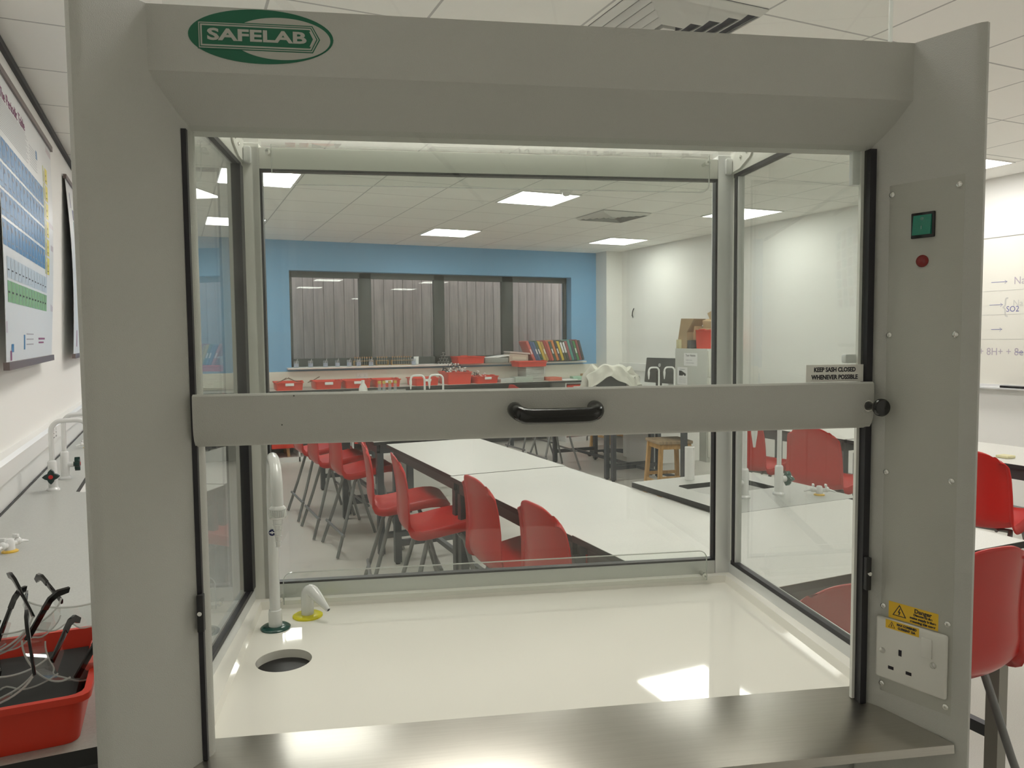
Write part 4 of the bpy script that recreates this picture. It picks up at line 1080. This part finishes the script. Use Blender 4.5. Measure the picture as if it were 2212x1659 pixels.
# ------------------------------------------------------------ monitor, office chair with lab coat
mo = thing('computer_monitor', 'black computer monitor seen from behind on the right wall desk', 'monitor', (5.72, 8.12, .7805), R(-85))
mb = MB(); mb.box(-.28, .28, -.02, .02, .115, .44, bev=.008, T=Matrix.Rotation(R(-7), 4, 'X')); mb.build('screen_back', mat('monitor plastic', (.035, .036, .036), .4), mo)
mb = MB(); mb.lathe([(.024, 0), (.024, .002), (.020, .002), (.020, 0)], 20, T=Matrix.Rotation(R(-7), 4, 'X') @ Matrix.Translation((0, -.0205, .345)) @ orient((0, -1, 0))); mb.box(-.016, .016, -.0225, -.0205, .342, .348, T=Matrix.Rotation(R(-7), 4, 'X')); mb.build('round_emblem', ALU, mo)
MB().box(-.04, .04, -.01, .03, .01, .26, bev=.004).build('stand_neck', BLKPL, mo)
MB().box(-.12, .12, -.09, .11, 0, .012, bev=.004).build('stand_foot', BLKPL, mo)
MB().tube(smooth([(.05, -.03, .17), (.10, -.10, .10), (.12, -.10, .03), (.20, -.06, .005)]), .004, 8).build('cable', BLKPL, mo)
pr = thing('white_printer', 'white desktop printer behind the right swan-neck tap', 'printer', (5.80, 7.98, .7805)); pr.location = (6.01, 7.96, .7805)
oc = thing('office_chair', 'dark swivel office chair draped with a white lab coat, before the far corner', 'chair', (4.98, 8.05, 0), R(150))
FAB = mat('charcoal fabric', (.06, .062, .068), .9)
mb = MB()
for k in range(5):
    a = 2*math.pi*k/5; mb.tube([(0, 0, .085), (.28*math.cos(a), .28*math.sin(a), .06)], .015, 8)
mb.build('star_base', LEGM, oc)
for k in range(5):
    a = 2*math.pi*k/5; MB().sphere((.28*math.cos(a), .28*math.sin(a), .028), .028, 10).build('castor', BLACK, oc)
MB().cyl((0, 0, .08), (0, 0, .45), .022).build('gas_column', BLKPL, oc)
MB().box(-.23, .23, -.23, .22, .45, .53, bev=.03, seg=3).build('seat', FAB, oc)
MB().grid(lambda u, v: ((u-.5)*.42*(1-.15*v), -.27-.05*v+.06*abs(u-.5)**2*4*.3, .60+.48*v), 10, 10, thick=.035).box(-.03, .03, -.31, -.27, .46, .75).build('backrest', FAB, oc)
COATM = mat('white coat cloth', (.72, .71, .64), .85, bump=.5, bscale=14)
def cloth(u, v):
    # drapes over the backrest: u across, v from front hem over the top to back hem
    s_ = (u-.5)*2; w_ = .33*(1+.10*math.sin(7*v))
    th = v*3.2-1.6
    if abs(th) < .5: y = -.31 + .11*math.sin(th*math.pi); z = 1.125 + .02*math.cos(th*3)
    else:
        sg = 1 if th > 0 else -1
        y = -.31 + sg*(.11 + .05*(abs(th)-.5)); z = 1.125 - (abs(th)-.5)*(.24 if sg < 0 else .12)
    z -= .16*abs(s_)**2.2 + .015*math.sin(9*s_+4*v) + (.10*abs(s_) if abs(th) > .9 else 0)
    y += .018*math.sin(11*s_+2*v) 
    return (s_*w_+.02*math.sin(13*v), y, z)
lc = thing('lab_coat', 'crumpled white lab coat draped over the office chair back', 'lab coat', (4.98, 8.05, 0), R(150))
MB().grid(cloth, 26, 30, thick=.006).build('coat_cloth', COATM, lc)
def sleeve(pts, r0, r1): 
    P = smooth(pts); return MB().tube(P, r0, 12, radii=[r0+(r1-r0)*k/(len(P)-1)+.008*math.sin(k*1.7) for k in range(len(P))]).build('sleeve', COATM, lc)
sleeve([(.20, -.30, 1.10), (.30, -.33, .99), (.345, -.32, .84), (.35, -.30, .72)], .07, .055)
sleeve([(-.20, -.30, 1.08), (-.29, -.34, .97), (-.34, -.30, .86)], .06, .05)
# finish printer
MB().box(-.17, .17, -.12, .12, 0, .16, bev=.015).build('case', WPL, pr)
MB().box(-.12, .12, -.15, -.115, .04, .055, bev=.002).build('paper_tray', WPL, pr)
wc = MB().tube(smooth([(6.19, 9.40, 1.91), (6.188, 9.43, 1.87), (6.189, 9.44, 1.82), (6.19, 9.43, 1.78)]), .007, 8).tube([(6.19, 9.46, 1.81), (6.19, 9.43, 1.805)], .005, 6).build('wall_cable', BLKPL)
tag(wc, 'short black cable end sticking out of the white right wall', 'cable')

# ------------------------------------------------------------ things on the far bench
BT = .8805
rt_ = make_tray('red_tray', .33, .41, .10, '', lab=True); ru = []
RG = 'shallow red trays on the far bench'
for x, y, lbl in ((.85, 9.66, 'red tray at the far left of the far bench, only its end showing'), (1.29, 9.66, 'red tray of scissors left on the far bench, rods poking out'), (1.755, 9.66, 'red tray with a white label, third from the left on the far bench'), (2.13, 9.67, 'red tray behind the small white bottle'), (2.51, 9.67, 'red tray behind the yellow-capped vials'), (3.03, 9.67, 'red tray between the two far left taps')):
    place(rt_, (x, y, BT), R(random.uniform(-3, 3)), lbl, RG, first=ru)
dt = make_tray('deep_red_tray', .35, .41, .165, 'deep red tray heaped with black and white atom models on the far bench'); dt.location = (3.50, 9.70, BT)
place(rt_, (3.88, 9.67, BT), R(4), 'red tray of jumbled models right of the heaped one', RG, first=ru)
ATB = mat('black atoms', (.02, .02, .025), .3)
def cluster(name, label, cx, cy, cz, w_, d_, h_, n, r=.011, pyr=False):
    t = thing(name, label, 'molecular models', (cx, cy, cz))
    mbB, mbW = MB(), MB()
    for k in range(n):
        if pyr:
            lv = k % 5; q = (1-lv/5); x = random.uniform(-1, 1)*w_/2*q; y = random.uniform(-1, 1)*d_/2*q; z = r+lv*h_/5
        else:
            x = random.uniform(-1, 1); y = random.uniform(-1, 1); z = r+random.random()*h_*(1-.5*(x*x)); x *= w_/2; y *= d_/2
        (mbB if k % 2 else mbW).sphere((x, y, z), r, 7)
    a = mbB.build('black_atoms', ATB, t); b_ = mbW.build('white_atoms', WPL, t); a['kind'] = 'stuff'; b_['kind'] = 'stuff'
    return t
cluster('molecular_models', 'heap of black and white ball models in the deep red tray', 3.50, 9.70, BT+.13, .30, .2, .13, 90, .013)
cluster('molecular_models', 'small jumble of grey ball models in the red tray', 3.84, 9.70, BT+.06, .2, .16, .09, 40, .011)
# diamond lattice of balls and rods on the sill
lat = thing('lattice_model', 'pyramid ball-and-rod lattice model of dark atoms on the window sill', 'molecular model', (3.44, 9.99, 1.141))
mbA, mbR, mbW = MB(), MB(), MB()
L_ = []
for lv in range(5):
    nn = 5-lv
    for i in range(nn):
        L_.append((( i-(nn-1)/2)*.044, 0 if lv % 2 else .01, .010+lv*.042))
for p in L_:
    mbA.sphere(p, .0095, 7)
    for q in L_:
        if p < q and (Vector(p)-Vector(q)).length < .055:
            mbR.tube([p, q], .0025, 5); m_ = (Vector(p)+Vector(q))/2; mbW.sphere(m_, .005, 6)
mbA.build('atoms', ATB, lat); mbR.build('rods', BLKPL, lat); mbW.build('joints', WPL, lat)
# sill items
SZ = 1.1405
BK = glass('beaker glass', (.86, .90, .96), haze=.28)
bk_ = thing('glass_beaker', '', 'beaker')
MB().lathe([(.0001, .001), (.029, .001), (.031, .004), (.031, .078), (.034, .084)], 20).build('cup', BK, bk_)
mb = MB(); mb.lathe([(.0001, .004), (.0295, .004), (.0295, .05), (.0001, .0505)], 16); mb.build('contents', mat('pale blue crystals', (.55, .62, .74), .6), bk_)
mb = MB(); mb.tube([(-.012, 0, .03), (.022, .004, .105)], .0028, 6); mb.build('stirring_rod', WPL, bk_)
bu = []
for x, lbl in ((1.44, 'glass beaker at the left end of the window sill'), (1.62, 'second glass beaker from the left on the window sill'), (1.81, 'third glass beaker from the left on the window sill'), (1.965, 'fourth glass beaker from the left on the window sill'), (2.12, 'fifth glass beaker from the left on the window sill'), (2.245, 'glass beaker just left of the test tube racks'), (2.41, 'glass beaker with a leaning white rod in front of the first test tube rack'), (3.00, 'lone glass beaker on the sill right of the test tube racks')):
    place(bk_, (x, 9.965, SZ), random.uniform(-.6, .6), lbl, 'glass beakers on the window sill', first=bu)
def rack(x, nn, label):
    t = thing('test_tube_rack', label, 'test tube rack', (x, 10.06, SZ)); w_ = nn*.032
    mb = MB(); mb.box(-w_/2, w_/2, -.025, .025, 0, .008); mb.box(-w_/2, w_/2, -.025, .025, .060, .066)
    for s_ in (-1, 1): mb.box(s_*w_/2-.004, s_*w_/2+.004, -.025, .025, 0, .07)
    mb.build('frame', WOOD, t)
    m_ = MB()
    for k in range(nn):
        xx = -w_/2 + (k+.5)*.032; m_ = MB(); m_.lathe([(.0001, .009), (.007, .013), (.0075, .105), (.0085, .106)], 8, T=Matrix.Translation((xx, 0, 0))); tt = m_.build('test_tube', BK, t)
        MB().lathe([(.0075, .100), (.0085, .118), (.0001, .119)], 8, T=Matrix.Translation((xx, 0, 0))).build('bung', mat('orange bung', (.50, .25, .10), .6), tt)
    return t
rack(2.33, 8, 'wooden test tube rack with orange bungs, leftmost on the sill')
rack(2.585, 5, 'short test tube rack in the middle of the sill racks')
rack(2.86, 9, 'wooden test tube rack, rightmost of the racks on the sill')
box_thing('paper_sheet', 'loose white paper sheet lying on the sill right of the racks', 'paper', (3.18, 9.97, SZ), (.26, .12, .006), PAPER, bev=.001)
box_thing('paper_sheet', 'white folded paper standing against the lone beaker on the sill', 'paper', (3.06, 10.05, SZ), (.07, .01, .11), PAPER, (6, 0, 0), .001)
place(rt_, (3.80, 9.99, SZ), R(88), 'red tray of papers on the window sill beside the lattice model', RG, first=ru)
box_thing('grey_file_box', 'grey lever-arch file lying on the window sill', 'file', (4.20, 9.99, SZ), (.36, .22, .075), mat('file grey', (.30, .31, .29), .6))
box_thing('paper_stack', 'slanting white papers on top of the grey lying file', 'paper stack', (4.24, 9.99, SZ+.077), (.34, .20, .02), PAPER, (0, -6, 0), .002)
ob = thing('magazine_box', 'open cardboard magazine box with printed side on the sill left of the binders', 'box', (4.55, 9.99, SZ))
MB().box(-.15, .15, -.10, .10, 0, .13, bev=.002).build('box_body', mat('printed box', (.50, .42, .35), .7), ob)
MB().box(-.16, .17, -.11, .11, .128, .15, T=Matrix.Rotation(R(5), 4, 'Y')).build('magazines', mat('magazine pages', (.58, .50, .47), .7), ob)
MB().box(-.10, .12, -.1015, -.0995, .04, .085).build('printed_panel', mat('pale print', (.62, .58, .48), .7), ob)
sh_ = make_tray('red_tray', .46, .28, .075, 'red tray balanced on papers below the binders at the sill edge'); sh_.location = (4.62, 9.70, 1.088)
box_thing('paper_pile', 'tall untidy pile of folders and papers holding up the red tray', 'paper pile', (4.66, 9.72, BT), (.30, .24, .206), mat('pile grey white', (.48, .49, .46), .8, noise=.4, nscale=5, stretch=(1, 1, 30)), (0, 0, 6), .006)
# leaning binders
bcols = [(.55, .12, .10), (.06, .10, .22), (.07, .13, .26), (.05, .10, .06), (.60, .42, .06), (.45, .30, .10), (.35, .05, .05), (.50, .10, .07), (.04, .09, .06), (.60, .20, .06), (.04, .04, .05), (.62, .45, .05), (.06, .07, .05), (.05, .06, .04), (.30, .08, .09), (.08, .30, .26), (.06, .06, .08), (.05, .22, .07), (.25, .06, .06), (.05, .05, .06)]
for i, c in enumerate(bcols):
    th = .034 if i % 3 else .046; 
    x = 4.80 + i*.0425
    nm = ['red', 'navy', 'blue', 'dark green', 'yellow', 'ochre', 'maroon', 'orange-red', 'bottle green', 'orange', 'black', 'bright yellow', 'black large-labelled', 'black long-labelled', 'dark red', 'teal', 'charcoal', 'mid green', 'brick red', 'black end'][i]
    lean = R(-24 + i*.4)
    t = thing('ring_binder', '%s ring binder leaning in the row on the sill, number %d from the left end' % (nm, i+1), 'binder', (x, 10.0, SZ), 0, 'leaning ring binders on the window sill')
    t['label'] = '%s ring binder leaning at the right of the sill' % nm
    t.rotation_euler = (0, lean, 0)
    t.location.z = SZ + .016
    mb = MB(); mb.box(-.019, .019, -.13, .13, 0, .315-.01*(i % 3), bev=.003); mb.build('cover', mat('binder %s' % nm, c, .45), t)
    if i in (2, 3, 5, 8, 10, 12, 13, 17, 0):
        big = i in (12, 13); mb = MB(); mb.box(-.0145 if big else -.009, .0145 if big else .009, -.1315, -.129, .12 if big else .11, .28 if big else .185); mb.build('spine_label', PAPER, t)
# far bench papers
pm = mat('mixed papers', (.58, .59, .57), .8, noise=.3, nscale=8, stretch=(1, 1, 20))
for x, y, sx, sy, h, m, rz, lb, nm in (
    (4.24, 9.66, .30, .24, .05, pm, 8, 'low pile of exercise books right of the red tray on the far bench', 'book_pile'),
    (4.46, 9.60, .26, .22, .07, mat('green grey books', (.40, .45, .40), .7), -6, 'stack of greenish workbooks on the far bench', 'book_pile'),
    (4.95, 9.62, .20, .22, .05, mat('salmon folder', (.60, .16, .10), .6), 0, 'salmon red folder lying on the far bench edge', 'folder'),
    (5.18, 9.62, .26, .20, .012, PAPER, 10, 'loose white sheets on the far bench near the corner', 'paper_sheet'),
    (5.42, 9.66, .24, .20, .045, mat('mint papers', (.35, .55, .42), .7), -14, 'mint green papers near the corner of the far bench', 'paper_pile'),
    (5.62, 9.78, .16, .14, .075, mat('tan card', (.50, .33, .20), .8), 5, 'tan cardboard packet at the corner end of the far bench', 'packet')):
    box_thing(nm, lb, 'papers' if 'p' in nm else 'books', (x, y, BT), (sx, sy, h), m, (0, 0, rz), .002)
ft = MB().lathe([(.10, 0), (.10, .01)], 20).build('desk_fan', mat('fan grey', (.45, .45, .43), .5)); bpy.data.objects.remove(ft)
# scissors and rods in trays
for x, y, a, lb in ((1.20, 9.60, 62, 'dark metal tongs resting in the scissors tray'), (1.36, 9.62, -60, 'second pair of dark tongs lying across the scissors tray'), (1.60, 9.62, 55, 'pale metal tongs leaning between two red trays')):
    t = MB().tube([(-.09*math.sin(R(a)), 0, -.09*math.cos(R(a))*.3), (0, .01, .012), (.09*math.sin(R(a)), .0, .09*abs(math.cos(R(a))))], .005, 6).tube([(-.09*math.sin(R(a)), .02, -.02), (0, .01, .012), (.08*math.sin(R(a)), .02, .05)], .005, 6).build('tongs', mat('dark brass', (.16, .11, .07), .5, metal=.5), None, None, (x, y, BT+.10)); tag(t, lb, 'tongs', 'tongs on the far bench')
# bottle and vials on the far tables
wb_ = thing('plastic_bottle', 'small white wash bottle with a sloped neck standing before the red trays', 'bottle', (1.86, 8.07, .8005))
MB().lathe([(.0001, 0), (.042, 0), (.046, .006), (.046, .16), (.040, .185), (.018, .225), (.016, .24)], 20).build('bottle_body', WPL, wb_)
MB().lathe([(.018, .236), (.018, .255), (.0001, .257)], 14).build('cap', WPL, wb_)
vu = []; vi = thing('specimen_vial', '', 'vial')
MB().lathe([(.0001, 0), (.016, 0), (.017, .004), (.017, .20), (.013, .215)], 14).build('tube', BK, vi)
MB().lathe([(.0185, .212), (.0185, .242), (.0001, .243)], 14).build('cap', mat('yellow cap', (.60, .42, .08), .5), vi)
for k, (x, lb) in enumerate(((2.035, 'leftmost yellow-capped vial beside the white bottle'), (2.085, 'second yellow-capped vial from the white bottle'), (2.15, 'third yellow-capped vial from the white bottle'), (2.21, 'yellow-capped vial farthest right of the white bottle'))):
    place(vi, (x, 8.05, .8005), 0, lb, 'yellow-capped vials', first=vu)
# white cylinder on the near sink unit
cy_ = thing('plastic_cylinder', 'plain white plastic cylinder standing at the back of the near sink unit', 'container', (2.20, 2.87, .8245))
MB().lathe([(.0225, 0), (.0225, .155), (.019, .156), (.019, .02), (.0001, .02)], 20).build('shell', WPL, cy_)
# sockets on the far trunking
so_ = thing('wall_socket', '', 'power socket')
MB().box(-.073, .073, -.008, 0, -.043, .043, bev=.002).build('faceplate', WPL, so_)
mb = MB()
for s_ in (-1, 1): 
    for dx, dz in ((0, .012), (-.011, -.008), (.011, -.008)): mb.box(s_*.036+dx-.003, s_*.036+dx+.003, -.009, -.007, dz-.003, dz+.003)
mb.build('pin_slots', INK, so_)
for s_ in (-1, 1): MB().box(s_*.036-.006, s_*.036+.006, -.011, -.007, .022, .036).build('socket_switch', WPL, so_)
sou = []
place(so_, (2.295, YF-.051, 1.005), 0, 'white double power socket on the far trunking behind the vials', 'double power sockets', first=sou)
place(so_, (4.95, YF-.051, 1.005), 0, 'white double power socket on the far trunking right of the balanced red tray', 'double power sockets', first=sou)
place(so_, (XL+.056, 4.4, 1.03), R(90), 'white double power socket on the left wall trunking behind the taps', 'double power sockets', first=sou)
sou_o = [o for o in bpy.data.objects if o.name.startswith('wall_socket')][-1]
# small items on the right desk edge
sm = box_thing('sticky_notes', 'small pale stack of notes near the right picture edge', 'note pad', (4.245, 2.70, .8005), (.07, .07, .015), mat('cream card', (.62, .58, .35), .7))
cbl = MB().tube(smooth([(3.9, 6.3, .01), (4.05, 6.1, .012), (4.25, 6.2, .01), (4.5, 6.25, .02), (4.7, 6.6, .012)]), .008, 8).build('floor_cable', mat('grey flex', (.5, .5, .5), .5)); tag(cbl, 'loose grey cable on the floor behind the wooden stool', 'cable')
bpy.context.view_layer.update()
